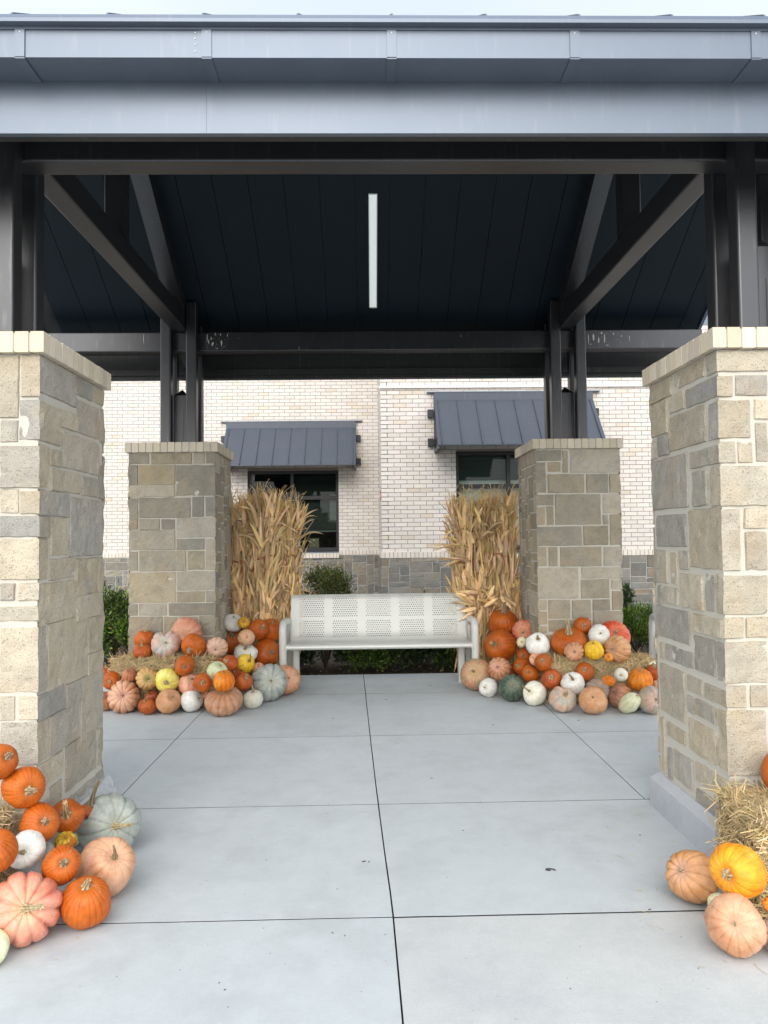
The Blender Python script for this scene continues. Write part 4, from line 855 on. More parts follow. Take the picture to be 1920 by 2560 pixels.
# ---------------------------------------------------------------- pumpkins
# colour sets: main, valley, blotch, shoulder ; ribs n, depth, sharp ; wart
PT = {
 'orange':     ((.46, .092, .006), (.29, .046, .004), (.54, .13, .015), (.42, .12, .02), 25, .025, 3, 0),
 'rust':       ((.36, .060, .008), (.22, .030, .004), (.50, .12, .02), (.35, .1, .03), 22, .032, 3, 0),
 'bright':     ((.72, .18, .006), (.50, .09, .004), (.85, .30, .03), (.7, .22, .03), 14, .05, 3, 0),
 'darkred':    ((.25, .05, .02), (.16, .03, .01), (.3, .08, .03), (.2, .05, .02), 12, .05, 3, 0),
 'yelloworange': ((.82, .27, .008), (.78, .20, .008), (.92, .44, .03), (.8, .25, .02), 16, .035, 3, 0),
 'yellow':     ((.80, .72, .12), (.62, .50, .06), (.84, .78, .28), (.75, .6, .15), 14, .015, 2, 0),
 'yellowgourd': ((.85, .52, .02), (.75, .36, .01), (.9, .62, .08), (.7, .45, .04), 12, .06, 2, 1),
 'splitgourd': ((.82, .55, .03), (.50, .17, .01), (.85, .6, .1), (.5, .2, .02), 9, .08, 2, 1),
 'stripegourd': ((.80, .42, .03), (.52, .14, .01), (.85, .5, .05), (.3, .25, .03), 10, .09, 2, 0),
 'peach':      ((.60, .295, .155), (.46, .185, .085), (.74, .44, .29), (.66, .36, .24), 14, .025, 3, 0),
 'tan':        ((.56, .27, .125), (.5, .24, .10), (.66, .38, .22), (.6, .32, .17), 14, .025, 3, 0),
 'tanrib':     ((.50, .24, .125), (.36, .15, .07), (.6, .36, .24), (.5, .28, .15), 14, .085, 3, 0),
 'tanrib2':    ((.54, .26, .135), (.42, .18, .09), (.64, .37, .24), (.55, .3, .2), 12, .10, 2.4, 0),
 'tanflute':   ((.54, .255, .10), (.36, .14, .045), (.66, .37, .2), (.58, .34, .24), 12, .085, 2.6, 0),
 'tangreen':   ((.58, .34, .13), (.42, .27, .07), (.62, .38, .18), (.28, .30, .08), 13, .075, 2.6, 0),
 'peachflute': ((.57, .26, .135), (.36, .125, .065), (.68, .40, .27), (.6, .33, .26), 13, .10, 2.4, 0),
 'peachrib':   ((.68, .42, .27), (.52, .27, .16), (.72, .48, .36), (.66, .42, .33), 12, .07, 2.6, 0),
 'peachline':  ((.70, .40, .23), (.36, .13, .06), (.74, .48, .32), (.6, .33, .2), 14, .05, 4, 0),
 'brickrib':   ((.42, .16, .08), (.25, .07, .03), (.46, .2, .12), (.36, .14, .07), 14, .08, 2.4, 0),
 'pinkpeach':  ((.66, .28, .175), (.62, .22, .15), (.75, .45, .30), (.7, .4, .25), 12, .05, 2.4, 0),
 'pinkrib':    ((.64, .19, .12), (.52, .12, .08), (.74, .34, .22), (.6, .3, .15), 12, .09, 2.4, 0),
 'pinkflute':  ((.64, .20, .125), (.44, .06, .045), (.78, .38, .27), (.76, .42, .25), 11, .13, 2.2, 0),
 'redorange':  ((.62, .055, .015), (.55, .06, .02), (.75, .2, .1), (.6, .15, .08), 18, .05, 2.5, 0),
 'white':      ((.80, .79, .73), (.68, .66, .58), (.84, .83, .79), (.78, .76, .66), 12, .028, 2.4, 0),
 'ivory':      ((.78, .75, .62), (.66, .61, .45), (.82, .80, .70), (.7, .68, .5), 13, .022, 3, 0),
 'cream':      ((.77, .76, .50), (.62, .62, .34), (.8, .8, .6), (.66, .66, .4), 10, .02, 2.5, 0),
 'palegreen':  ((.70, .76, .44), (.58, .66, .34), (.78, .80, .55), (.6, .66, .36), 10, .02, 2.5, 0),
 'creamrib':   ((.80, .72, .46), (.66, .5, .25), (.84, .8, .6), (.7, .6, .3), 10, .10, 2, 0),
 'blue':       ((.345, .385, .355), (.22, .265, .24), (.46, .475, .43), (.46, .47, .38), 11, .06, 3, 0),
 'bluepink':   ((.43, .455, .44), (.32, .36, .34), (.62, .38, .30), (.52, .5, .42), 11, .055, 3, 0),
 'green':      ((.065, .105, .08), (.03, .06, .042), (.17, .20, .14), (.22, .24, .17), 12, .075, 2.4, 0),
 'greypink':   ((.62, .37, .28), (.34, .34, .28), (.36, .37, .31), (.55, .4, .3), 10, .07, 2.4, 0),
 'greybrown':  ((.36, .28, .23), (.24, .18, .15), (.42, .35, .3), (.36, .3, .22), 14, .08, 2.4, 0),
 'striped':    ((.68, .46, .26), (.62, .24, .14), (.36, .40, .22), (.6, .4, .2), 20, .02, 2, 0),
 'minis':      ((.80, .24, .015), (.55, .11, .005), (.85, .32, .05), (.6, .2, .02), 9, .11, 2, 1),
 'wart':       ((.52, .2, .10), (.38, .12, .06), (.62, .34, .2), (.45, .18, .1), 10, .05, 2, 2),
}
def m_pumpkin(ty):
    main, val, blo, top, n, d, sh, wart = PT[ty]; a = N('pumpkin_skin_' + ty)
    R, G, B = a.sep(a.attr())[:3]
    uv = a.tc.outputs['UV']; oi = a.n('ShaderNodeObjectInfo'); mu = a.math('MULTIPLY', oi.outputs['Random'], 37.0)
    cb = a.n('ShaderNodeCombineXYZ'); a.l(mu, cb.inputs[0]); a.l(mu, cb.inputs[1]); va = a.n('ShaderNodeVectorMath', operation='ADD'); a.l(a.tc.outputs['Object'], va.inputs[0]); a.l(cb.outputs[0], va.inputs[1]); OV = va.outputs[0]
    streak = a.noise(1.0, 4, .65, vec=uv, stretch=(95, 3.2, 1)); big = a.noise(9, 4, .6, vec=OV); fine = a.noise(75, 4, .7, vec=OV)
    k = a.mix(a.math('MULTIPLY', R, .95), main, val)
    k = a.mix(a.ramp(big, [(.40, 0), (.60, .85 if ty not in ('bluepink', 'greypink', 'striped') else 1)]), k, blo)
    if ty == 'striped':
        s2 = a.noise(1.0, 3, .6, vec=uv, stretch=(42, 5, 1)); k = a.mix(a.ramp(s2, [(.46, 0), (.54, 1)]), k, (.66, .28, .18)); s3 = a.noise(1.0, 3, .6, vec=uv, stretch=(60, 6, 1))
        k = a.mix(a.ramp(s3, [(.55, 0), (.62, 1)]), k, (.30, .34, .18))
    if ty == 'splitgourd': k = a.mix(a.ramp(a.noise(14, 1, .3), [(.50, 0), (.52, 1)]), k, (.55, .16, .01))
    k = a.mix(G, k, top)
    k = a.mix(a.ramp(streak, [(.3, .30), (.62, 0)]), k, tuple(x * .62 for x in main))
    pale = ty in ('white', 'ivory', 'cream', 'palegreen', 'yellow')
    k = a.mix(a.ramp(fine, [(.62, 0), (.75, .10 if pale else .3)]), k, tuple(min(1, x * 1.3 + .05) for x in main))
    # corky scars and freckles
    k = a.mix(1.0, k, a.ramp(a.noise(22, 5, .7, vec=OV), [(.3, .80), (.5, 1.0), (.7, 1.12)]), 'MULTIPLY')
    hsv = a.n('ShaderNodeHueSaturation'); rm_ = a.n('ShaderNodeMapRange'); rm_.inputs['To Min'].default_value = .86; rm_.inputs['To Max'].default_value = 1.1; a.l(oi.outputs['Random'], rm_.inputs['Value']); a.l(rm_.outputs[0], hsv.inputs['Value']); a.l(k, hsv.inputs['Color']); k = hsv.outputs[0]
    scar = a.ramp(a.noise(19, 7, .8, vec=OV), [(.615, 0), (.645, .75)])
    k = a.mix(scar, k, (.33, .25, .16) if not pale else (.5, .42, .28))
    if ty in ('greypink', 'bluepink', 'blue', 'peach', 'pinkflute'):
        k = a.mix(a.ramp(a.noise(36, 5, .75), [(.58, 0), (.7, .35)]), k, tuple(x * .6 for x in (blo if ty != 'pinkflute' else val)))
    a.base(k); a.set(rough=.42, spec=.32, coat=.04, coatr=.3)
    rr = a.n('ShaderNodeMapRange'); rr.inputs['To Min'].default_value = .32; rr.inputs['To Max'].default_value = .56; a.l(big, rr.inputs['Value']); a.l(rr.outputs[0], a.b.inputs['Roughness'])
    h = a.math('ADD', a.math('MULTIPLY', streak, 1.0), a.math('MULTIPLY', fine, .5))
    if wart:
        v = a.n('ShaderNodeTexVoronoi'); v.inputs['Scale'].default_value = 75 if wart == 2 else 60; a.l(a.tc.outputs['Object'], v.inputs['Vector'])
        h = a.math('ADD', h, a.math('MULTIPLY', a.ramp(v.outputs['Distance'], [(.1, 1), (.5, 0)]), 2.5))
    a.bump(h, .45, .004 if not wart else .006)
    return a.m
def m_stem():
    a = N('pumpkin_stem'); st = a.noise(20, 4, .7, stretch=(6, 6, .8)); g = a.noise(9, 3, .6)
    k = a.mix(a.ramp(st, [(.3, 0), (.7, 1)]), (.17, .125, .07), (.66, .55, .36)); k = a.mix(a.ramp(g, [(.5, 0), (.72, .5)]), k, (.17, .17, .08)); k = a.mix(1.0, k, a.attr(), 'MULTIPLY')
    a.base(k); a.set(rough=.85, spec=.2); a.bump(st, .8, .006); return a.m
STEM = m_stem(); PM = {}
def pumpkin(label, ty, loc, R, asp, n, stem, idx):
    if ty not in PM: PM[ty] = m_pumpkin(ty)
    main, val, blo, top, nr, dep, sh, wart = PT[ty]
    rs = random.Random(idx * 7 + 3); near = loc[1] < 4.3
    nphi = (nr * 10 if nr <= 14 else nr * 8) if near else (nr * 7 if nr > 9 else nr * 10); nth = 44 if near else 26
    seed = rs.uniform(0, 50); ph = rs.uniform(0, 6.28)
    dim = {'orange': .16, 'rust': .14, 'bright': .12}.get(ty, .2); 
    if asp > 1.2: dim = .05
    lop = 1.6 if ty in ('orange', 'rust', 'peach', 'white', 'tan') else 1.2
    heart = ty in ('bluepink', 'greypink') and R > .12
    nv_ = Vector(n).normalized(); rot = nv_.to_track_quat('Z', 'Y').to_matrix().to_4x4() @ Matrix.Rotation(rs.uniform(0, .5), 4, 'Z')
    ul_ = rot.to_3x3().inverted() @ Vector((.15 if ty == 'greypink' else -.1, 0, 1)); ha = math.atan2(ul_.y, ul_.x)
    vs = []; cs = []; uvs = []; fs = []
    offs = [rs.uniform(-.12, .12) for _ in range(nr)]; dk = [rs.uniform(.55, 1.25) for _ in range(nr)]
    for i in range(nth + 1):
        th = math.pi * i / nth; s0 = max(0.0, math.sin(th)); c0 = math.cos(th)
        for j in range(nphi):
            p = 2 * math.pi * j / nphi + ph
            q = (j / nphi * nr); qi = int(q) % nr; fq = q - int(q)
            # rib: 1 in the middle, 0 in the valley
            v = (1 - abs(math.sin(math.pi * fq))) ** sh; kd = dk[qi] * (1 - fq) + dk[(qi + 1) % nr] * fq
            if fq < .5: kd = dk[qi]
            else: kd = dk[(qi + 1) % nr]
            kd = dk[qi] + (dk[(qi + 1) % nr] - dk[qi]) * (1 if fq > .5 else 0)
            d = dep * kd * v
            pw = s0 ** .88
            x = R * pw * math.cos(p); y = R * pw * math.sin(p); z = asp * R * c0
            z -= asp * R * dim * math.exp(-(s0 / .30) ** 2) * (1 if c0 > 0 else -.6)
            k = 1 - d * min(1, s0 * 2.2)
            nz = noise.noise(Vector((x / R * 1.1, y / R * 1.1, z / R * 1.1)) + Vector((seed, 0, 0))) * .055 * lop + noise.noise(Vector((x / R * 3, y / R * 3, z / R * 3)) + Vector((seed, 5, 0))) * .012
            if heart: k *= 1 - .32 * math.exp(-((math.atan2(math.sin(p - ha), math.cos(p - ha))) / .30) ** 2) * min(1, s0 * 1.5)
            if ty == 'yellowgourd' : k *= 1 + .10 * c0 * -1
            k *= 1 + nz - .10 * max(0, noise.noise(Vector((x / R * .8, y / R * .8, z / R * .8)) + Vector((seed, 11, 0))))
            if wart: k *= 1 + .022 * max(0, noise.noise(Vector((x / R * 6, y / R * 6, z / R * 6)) + Vector((seed, 0, 7))))
            zz = z * (1 - d * .6) * (1 + nz)
            vs.append((x * k, y * k, zz)); g = max(0.0, min(1.0, (c0 - .86) / .13)) ** 1.5 * .8
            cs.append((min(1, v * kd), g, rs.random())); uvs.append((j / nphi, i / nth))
    for i in range(nth):
        for j in range(nphi):
            a = i * nphi + j; b = i * nphi + (j + 1) % nphi; fs.append((a, a + nphi, b + nphi, b))
    me = bpy.data.meshes.new('pumpkin'); me.from_pydata(vs, [], fs)
    at = me.color_attributes.new('tone', 'FLOAT_COLOR', 'POINT'); fl = []
    for c in cs: fl.extend((c[0], c[1], c[2], 1))
    at.data.foreach_set('color', fl)
    ul = me.uv_layers.new(name='UVMap'); li = [0] * len(me.loops); me.loops.foreach_get('vertex_index', li); uf = []
    for k, vi in enumerate(li):
        u, v_ = uvs[vi]
        uf.extend((u, v_))
    ul.data.foreach_set('uv', uf)
    # mend the seam column
    for poly in me.polygons:
        us = [ul.data[l].uv[0] for l in poly.loop_indices]
        if max(us) - min(us) > .5:
            for l in poly.loop_indices:
                if ul.data[l].uv[0] < .5: ul.data[l].uv[0] += 1.0
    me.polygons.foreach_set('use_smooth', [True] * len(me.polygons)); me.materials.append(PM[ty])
    nm = 'gourd' if 'gourd' in label else ('squash' if 'squash' in label else 'pumpkin')
    o = bpy.data.objects.new(nm, me); COL.objects.link(o)
    # keep world "up" known so a long stem bends upwards
    o.matrix_world = Matrix.Translation(loc) @ rot
    where = {0: 'RL'}
    tag(o, label, nm, None)
    inv = rot.to_3x3().inverted(); upl = inv @ Vector((0, 0, 1)); sidel = inv @ Vector((1, 0, 0))
    L = {'nub': .16, 'stub': .36, 'tall': .70, 'horn': 2.3, 'thick': 1.0, 'curl': .42 if R > .1 else .62, 'side': .4, 'none': .16}[stem] * R * rs.uniform(.9, 1.15)
    if nm == 'gourd' and stem != 'curl': L *= .8
    base = asp * R * (1 - dim) * .985; rb = {'nub': .085, 'stub': .145, 'horn': .26, 'thick': .16, 'tall': .115, 'curl': .10, 'side': .11, 'none': .09}[stem] * R
    if ty in ('white', 'ivory', 'blue', 'peach', 'peachflute', 'tan', 'peachrib', 'cream', 'palegreen', 'peachline'): rb *= .72
    if R > .12 and stem != 'tall': rb *= .8
    bend = (upl * (.45 if stem in ('tall', 'curl') else .2) + sidel * rs.uniform(-.6, .6)); bend.z *= .2
    if stem == 'thick': bend = upl * .9; bend.z = 0
    if stem == 'horn': bend = upl * .3 + sidel * .25
    if stem == 'side': bend = sidel * 1.5 + upl * .1; bend.z = -.5
    if stem == 'curl': bend = bend * 1.8 + Vector((rs.uniform(-.6, .6), rs.uniform(-.6, .6), 0))
    mb = MB(); segs = 30; rings = 10; V = []; F = []; C = []; tw = rs.uniform(-1.2, 1.2)
    dark = rs.uniform(.6, 1.05) if stem != 'horn' else .42; tint = (dark, dark * rs.uniform(.92, 1.0), dark * rs.uniform(.8, 1))
    for i in range(rings + 1):
        t = i / rings; pc = Vector((0, 0, base - .01 * R + L * t)) + bend * (t * t) * L * .75
        rad_ = rb * (1.0 + 1.05 * math.exp(-t * 6.5)) * (1 - .42 * t + (.20 * math.exp(-((1 - t) * 7)) if stem != 'curl' else -.1))
        for j in range(segs):
            a = 2 * math.pi * j / segs; lob = 1 + .26 * math.cos(5 * a) * (1 - .3 * t) + .05 * math.sin(11 * a + seed); a2 = a + tw * t
            V.append(tuple(pc + Vector((math.cos(a2), math.sin(a2), 0)) * rad_ * lob + Vector((0, 0, (rs.uniform(-.015, .04) * R if i == rings else 0)))))
            C.append(tuple(c * (1.0 + .25 * math.cos(5 * a)) * (1.25 if i == rings else 1) for c in tint))
    for i in range(rings):
        for j in range(segs): F.append((i * segs + j, i * segs + (j + 1) % segs, (i + 1) * segs + (j + 1) % segs, (i + 1) * segs + j))
    F.append(tuple(range(rings * segs, (rings + 1) * segs)))
    mb.add(V, F, 0, C)
    if stem != 'none' or n[1] > -.9 : mb.build('stem', STEM, o)
    return o
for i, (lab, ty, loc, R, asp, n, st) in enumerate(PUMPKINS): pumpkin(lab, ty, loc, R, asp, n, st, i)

# ---------------------------------------------------------------- straw bales
def bale(x0, x1, y0, y1, z1, n, label, seed):
    rs = random.Random(seed); m = MB(); cx_, cy_ = (x0 + x1) / 2, (y0 + y1) / 2
    A = (x0 - cx_, y0 - cy_, 0); B = (x1 - cx_, y1 - cy_, z1); ins = .012
    gx, gy, gz = 24, 9, 10
    m.box((A[0] + ins, A[1] + ins, 0.002), (B[0] - ins, B[1] - ins, B[2] - ins), 1)
    for k in range(n):
        f = rs.choices((0, 1, 2, 3), (4, 6, 1.4, 1.4))[0]; u = rs.random(); v = rs.random()
        dx, dy, dz = B[0] - A[0], B[1] - A[1], B[2]
        if f == 0: p = Vector((A[0] + u * dx, A[1] + v * dy, B[2])); nn = Vector((0, 0, 1))
        elif f == 1: p = Vector((A[0] + u * dx, A[1], v * B[2])); nn = Vector((0, -1, 0))
        elif f == 2: p = Vector((A[0], A[1] + u * dy, v * B[2])); nn = Vector((-1, 0, 0))
        else: p = Vector((B[0], A[1] + u * dy, v * B[2])); nn = Vector((1, 0, 0))
        p = p + nn * rs.uniform(-.012, .014)
        d = Vector((rs.gauss(0, 1), rs.gauss(0, .6), rs.gauss(0, .8))); d -= nn * d.dot(nn); d = d.normalized()
        lift = abs(rs.gauss(0, .2)) if rs.random() < .89 else rs.uniform(.5, 1.5)
        d = (d + nn * lift).normalized(); L = rs.uniform(.04, .14) * (1.0 if lift > .4 else 1); w_ = rs.uniform(.0011, .0026)
        sd_ = d.cross(nn + Vector((rs.uniform(-.5, .5), rs.uniform(-.5, .5), rs.uniform(-.5, .5)))).normalized() * w_
        q1 = p - d * L * .3; q2 = p + d * L * .3 + nn * rs.uniform(0, .006); q3 = p + d * L * .7 - nn * rs.uniform(0, .02) * (0 if lift > .5 else 1)
        if cy_ + q1.y > y1 - .002 or cy_ + q3.y > y1 - .002: continue
        if q1.z < .002 or q3.z < .002: continue
        t = rs.uniform(.5, 1.3); c = (t, t * rs.uniform(.9, 1.02), t * rs.uniform(.75, 1.1))
        th = d.cross(sd_).normalized() * w_ * .5
        m.add([tuple(q) for q in (q1 - sd_, q1 + sd_, q2 + sd_, q2 - sd_, q3 + sd_ * .7, q3 - sd_ * .7)], [(0, 1, 2, 3), (3, 2, 4, 5)], 0, c)
        m.add([tuple(q) for q in (q1 - th, q1 + th, q2 + th, q2 - th, q3 + th, q3 - th)], [(0, 1, 2, 3), (3, 2, 4, 5)], 0, c)
    o = m.build('straw_bale', [M['straw'], M['strawcore']]); o.location = (cx_, cy_, 0)
    tag(o, label, 'straw bale', 'straw bales under the pumpkins')
bale(-2.30, -1.44, 6.67, 6.972, .425, 9000, 'straw bale at the foot of the rear left pier, under the silvery blue pumpkin', 1)
bale(1.56, 2.46, 6.60, 6.972, .37, 10000, 'straw bale at the rear right pier carrying the broad squat orange pumpkin', 2)
bale(-2.42, -1.535, 2.86, 3.23, .36, 9000, 'straw bale showing at the left edge of the picture by the near left pier', 3)
bale(1.455, 2.3, 2.86, 3.23, .375, 15000, 'straw bale at the right edge of the picture against the near right pier', 4)

# ---------------------------------------------------------------- corn stalk bundles
def leaf_strip(m, p, d, L, w_, droop, twist, rs, mi=0, up=Vector((0, 0, 1)), col=None, n=7, fold=.35):
    P = Vector(p); D = Vector(d).normalized(); side = D.cross(up)
    if side.length < .1: side = Vector((1, 0, 0))
    side = side.normalized(); vs = []; fs = []; cs = []
    t0 = rs.uniform(.5, 1.22); base = col or (t0, t0 * rs.uniform(.92, 1.04), t0 * rs.uniform(.75, 1.15))
    ang = rs.uniform(-.7, .7)
    for i in range(n + 1):
        t = i / n; w2 = w_ * (max(0.0, math.sin(math.pi * min(1, .18 + t * .82))) ** .7) * (1 - .35 * t)
        nn = side.cross(D).normalized(); sdx = side * math.cos(ang) + nn * math.sin(ang); n2 = nn * math.cos(ang) - side * math.sin(ang)
        wob = rs.uniform(-.004, .004)
        vs += [tuple(P - sdx * w2 + n2 * (w2 * fold + wob)), tuple(P), tuple(P + sdx * w2 + n2 * (w2 * fold - wob))]
        k = rs.uniform(.92, 1.08); cs += [tuple(c * k * .96 for c in base), tuple(c * k * 1.08 for c in base), tuple(c * k * .96 for c in base)]
        P = P + D * (L / n); D = (D + Vector((0, 0, -droop / n)) + Vector((rs.gauss(0, .05), rs.gauss(0, .05), rs.gauss(0, .05)))).normalized()
        side = (side - D * side.dot(D)).normalized(); ang += twist / n
    for i in range(n):
        a = i * 3; fs += [(a, a + 1, a + 4, a + 3), (a + 1, a + 2, a + 5, a + 4)]
    m.add(vs, fs, mi, cs)
def ear(m, p, d, L, R, rs):
    """husked cob: pointed spindle wrapped in papery strips"""
    P = Vector(p); D = Vector(d).normalized(); x = D.orthogonal().normalized(); y = D.cross(x); vs = []; fs = []; cs = []; sg = 12; rg = 8
    t0 = rs.uniform(.95, 1.3)
    for i in range(rg + 1):
        t = i / rg; r = R * (max(0.0, math.sin(math.pi * (.10 + .86 * t))) ** .8) * (1.05 - .45 * t)
        for j in range(sg):
            a = 2 * math.pi * j / sg; k = 1 + .10 * math.sin(3 * a + t * 2) + rs.uniform(-.05, .05)
            vs.append(tuple(P + D * L * t + (x * math.cos(a) + y * math.sin(a)) * r * k)); q = t0 * (1 + .12 * math.sin(5 * a)); cs.append((q * 1.05, q * 1.05, q * 1.05))
    for i in range(rg):
        for j in range(sg): fs.append((i * sg + j, i * sg + (j + 1) % sg, (i + 1) * sg + (j + 1) % sg, (i + 1) * sg + j))
    m.add(vs, fs, 0, cs)
    for k in range(5):
        a = rs.uniform(0, 6.28); o = (x * math.cos(a) + y * math.sin(a)); leaf_strip(m, P + D * L * rs.uniform(.0, .3) + o * R * .8, D * .9 + o * .35, L * rs.uniform(.7, 1.1), R * .7, rs.uniform(-.3, .5), rs.uniform(-.6, .6), rs, 0, up=o, n=5)
def bundle(cx_, cy_, H, r0, rw, r1, zt, seed, label, ns=80, nl=460, squash=.8, lean=0.0, side=0):
    rs = random.Random(seed); root = empty('corn_stalk_bundle', (cx_, cy_, 0)); tag(root, label, 'corn stalks', 'tied bundles of dry corn stalks')
    def rz(z):
        if z < zt: t = z / zt; return r0 + (rw - r0) * t * t * (3 - 2 * t)
        t = (z - zt) / (H - zt); return rw + (r1 - rw) * t
    st = MB(); tops = []
    for k in range(ns):
        a = rs.uniform(0, 6.283); q = math.sqrt(rs.uniform(.05, 1)); hh = H * rs.uniform(.80, 1.0); path = []; rr = []
        for i in range(8):
            t = i / 7; z = .01 + hh * t; r = rz(z) * q; path.append((r * math.cos(a + .15 * t) + lean * t + rs.gauss(0, .004), r * squash * math.sin(a + .15 * t) + rs.gauss(0, .004), z)); rr.append(.0115 * (1 - .72 * t) + .001)
        t0 = rs.uniform(.6, 1.1); st.tube(path, rr, 6, 0, (t0, t0 * .98, t0 * .9)); tops.append(path[-1])
    st.build('stalks', M['husk'], root)
    lf = MB()
    for k in range(nl):
        a = rs.uniform(0, 6.283); z = rs.uniform(.05, 1) ** .75 * (H - .25) + .04; r = rz(z) * rs.uniform(.72, 1.06)
        p = Vector((r * math.cos(a) + lean * z / H, r * squash * math.sin(a), z)); out = Vector((math.cos(a), squash * math.sin(a), 0))
        tight = .10 if abs(z - zt) < .22 else .24
        if z > zt:
            d = Vector((0, 0, 1)) + out * rs.uniform(-.1, .22) + Vector((rs.gauss(0, .26), rs.gauss(0, .14), 0)); L = rs.uniform(.16, .42); dr = rs.choice((.1, .3, .8, 2.4, 3.4)) * rs.uniform(.4, 1); w_ = rs.uniform(.010, .030)
            if z + L * .9 > H + rs.uniform(-.06, .05): L = max(.12, H + .05 - z); dr *= .5
        else:
            d = Vector((0, 0, rs.choice((1, 1, -1)))) + out * rs.uniform(0, tight) + Vector((rs.gauss(0, .20), rs.gauss(0, .1), 0)); L = rs.uniform(.18, .42); dr = rs.uniform(-.1, .4); w_ = rs.uniform(.010, .030)
            if d.z < 0: L = min(L, max(.08, z - .02))
        leaf_strip(lf, p, d, L, w_, dr, rs.uniform(-1.6, 1.6), rs, up=out)
    for k in range(38):   # a few stick out crooked
        a = rs.uniform(0, 6.283); z = rs.uniform(.5, H - .2); r = rz(z); out = Vector((math.cos(a), squash * math.sin(a), 0)); leaf_strip(lf, Vector((r * out.x + lean * z / H, r * out.y, z)), out + Vector((0, 0, rs.uniform(-.5, .9))), rs.uniform(.1, .22), rs.uniform(.010, .018), rs.uniform(0, 1.5), rs.uniform(-2, 2), rs)
    if side:
        for k in range(9):
            z = rs.uniform(1.30, 1.5); leaf_strip(lf, Vector((side * .06, -rw * squash - .02, z - .1)), Vector((side, -.10, rs.uniform(-.02, .30))), rs.uniform(.30, .46), rs.uniform(.013, .022), rs.uniform(.1, .5), rs.uniform(-.8, .8), rs)
    lf.build('leaves', M['husk'], root)
    ts = MB()
    for (x, y, z) in tops[: int(ns * .5)]:
        n = rs.randint(2, 6); L = rs.uniform(.08, .22)
        for q in range(n):
            d = Vector((rs.gauss(0, .32), rs.gauss(0, .32), 1)).normalized(); dr = rs.uniform(0, .9); P = Vector((x, y, z - .03)); path = []; 
            for i in range(6): path.append(tuple(P)); P = P + d * L / 5 * (1 if q else 1.3); d = (d + Vector((0, 0, -dr / 5)) + Vector((d.x, d.y, 0)) * .15).normalized()
            t0 = rs.uniform(.7, 1.15); ts.tube(path, [.0022 + .0012 * (i % 2) for i in range(6)], 4, 0, (t0, t0 * .98, t0 * .9))
    ts.build('tassels', M['tassel'], root)
    for k in range(7):
        a = rs.uniform(3.5, 5.9); z = rs.uniform(.35, zt - .25); r = rz(z) * .98; e = MB(); out = Vector((math.cos(a), squash * math.sin(a), 0))
        ear(e, Vector((r * out.x + lean * z / H, r * out.y, z)), out * rs.uniform(.1, .5) + Vector((rs.gauss(0, .2), 0, rs.choice((1, .8, -1)))), rs.uniform(.15, .22), rs.uniform(.022, .03), rs); e.build('corn_ear', M['husk'], root, smooth=True)
    tw = MB(); path = []
    for i in range(41):
        a = 2 * math.pi * i / 40; r = rw * 1.06; path.append((r * math.cos(a) + lean * zt / H, r * squash * math.sin(a) + 0, zt + .02 * math.sin(a * 2 + seed) + rs.gauss(0, .002)))
    tw.tube(path, .003, 5); tw.tube([(p[0] * 1.02, p[1] * 1.02, p[2] - .012 + .006 * math.sin(i)) for i, p in enumerate(path)], .003, 5)
    a = 4.6; tw.tube([(rw * math.cos(a), rw * squash * math.sin(a) * 1.1, zt), (rw * math.cos(a) + .02, rw * squash * math.sin(a) * 1.2, zt - .08), (rw * math.cos(a) + .01, rw * squash * math.sin(a) * 1.15, zt - .2)], .003, 5)
    tw.build('twine', M['twine'], root); return root
bundle(-1.36, 7.97, 1.92, .15, .13, .16, 1.27, 21, 'corn stalk bundle pressed against the rear left pier, leftmost of the left trio')
bundle(-1.11, 7.86, 1.97, .15, .125, .155, 1.30, 22, 'corn stalk bundle with red twine in the middle of the left trio')
bundle(-.91, 8.02, 1.86, .14, .115, .135, 1.30, 23, 'corn stalk bundle nearest the left end of the bench', lean=.0)
rb_ = bundle(1.07, 7.97, 1.90, .17, .175, .21, 1.22, 24, 'corn stalk bundle behind the right end of the bench, with long leaves reaching left', ns=90, nl=600, side=-1, lean=-.02)
bundle(1.39, 7.99, 1.95, .15, .14, .165, 1.29, 25, 'corn stalk bundle squeezed beside the rear right pier', ns=70, nl=460)
rs = random.Random(5)
for (dx, dz, d) in [(-.02, .84, (-1, -.3, .35)), (-.03, .80, (-1, -.2, .5)), (.0, .74, (-1, -.4, -.15)), (.02, .90, (-.9, -.3, .1)), (.05, .72, (-.3, -.4, -.9)), (.09, .76, (.7, -.4, .5)), (.13, .82, (.3, -.4, .9)), (.22, .78, (-.6, -.4, .6)), (.26, .86, (.5, -.4, -.6))]:
    e = MB(); ear(e, Vector((dx, -.215, dz)), d, rs.uniform(.17, .23), rs.uniform(.026, .034), rs); e.build('corn_ear', M['husk'], rb_, smooth=True)

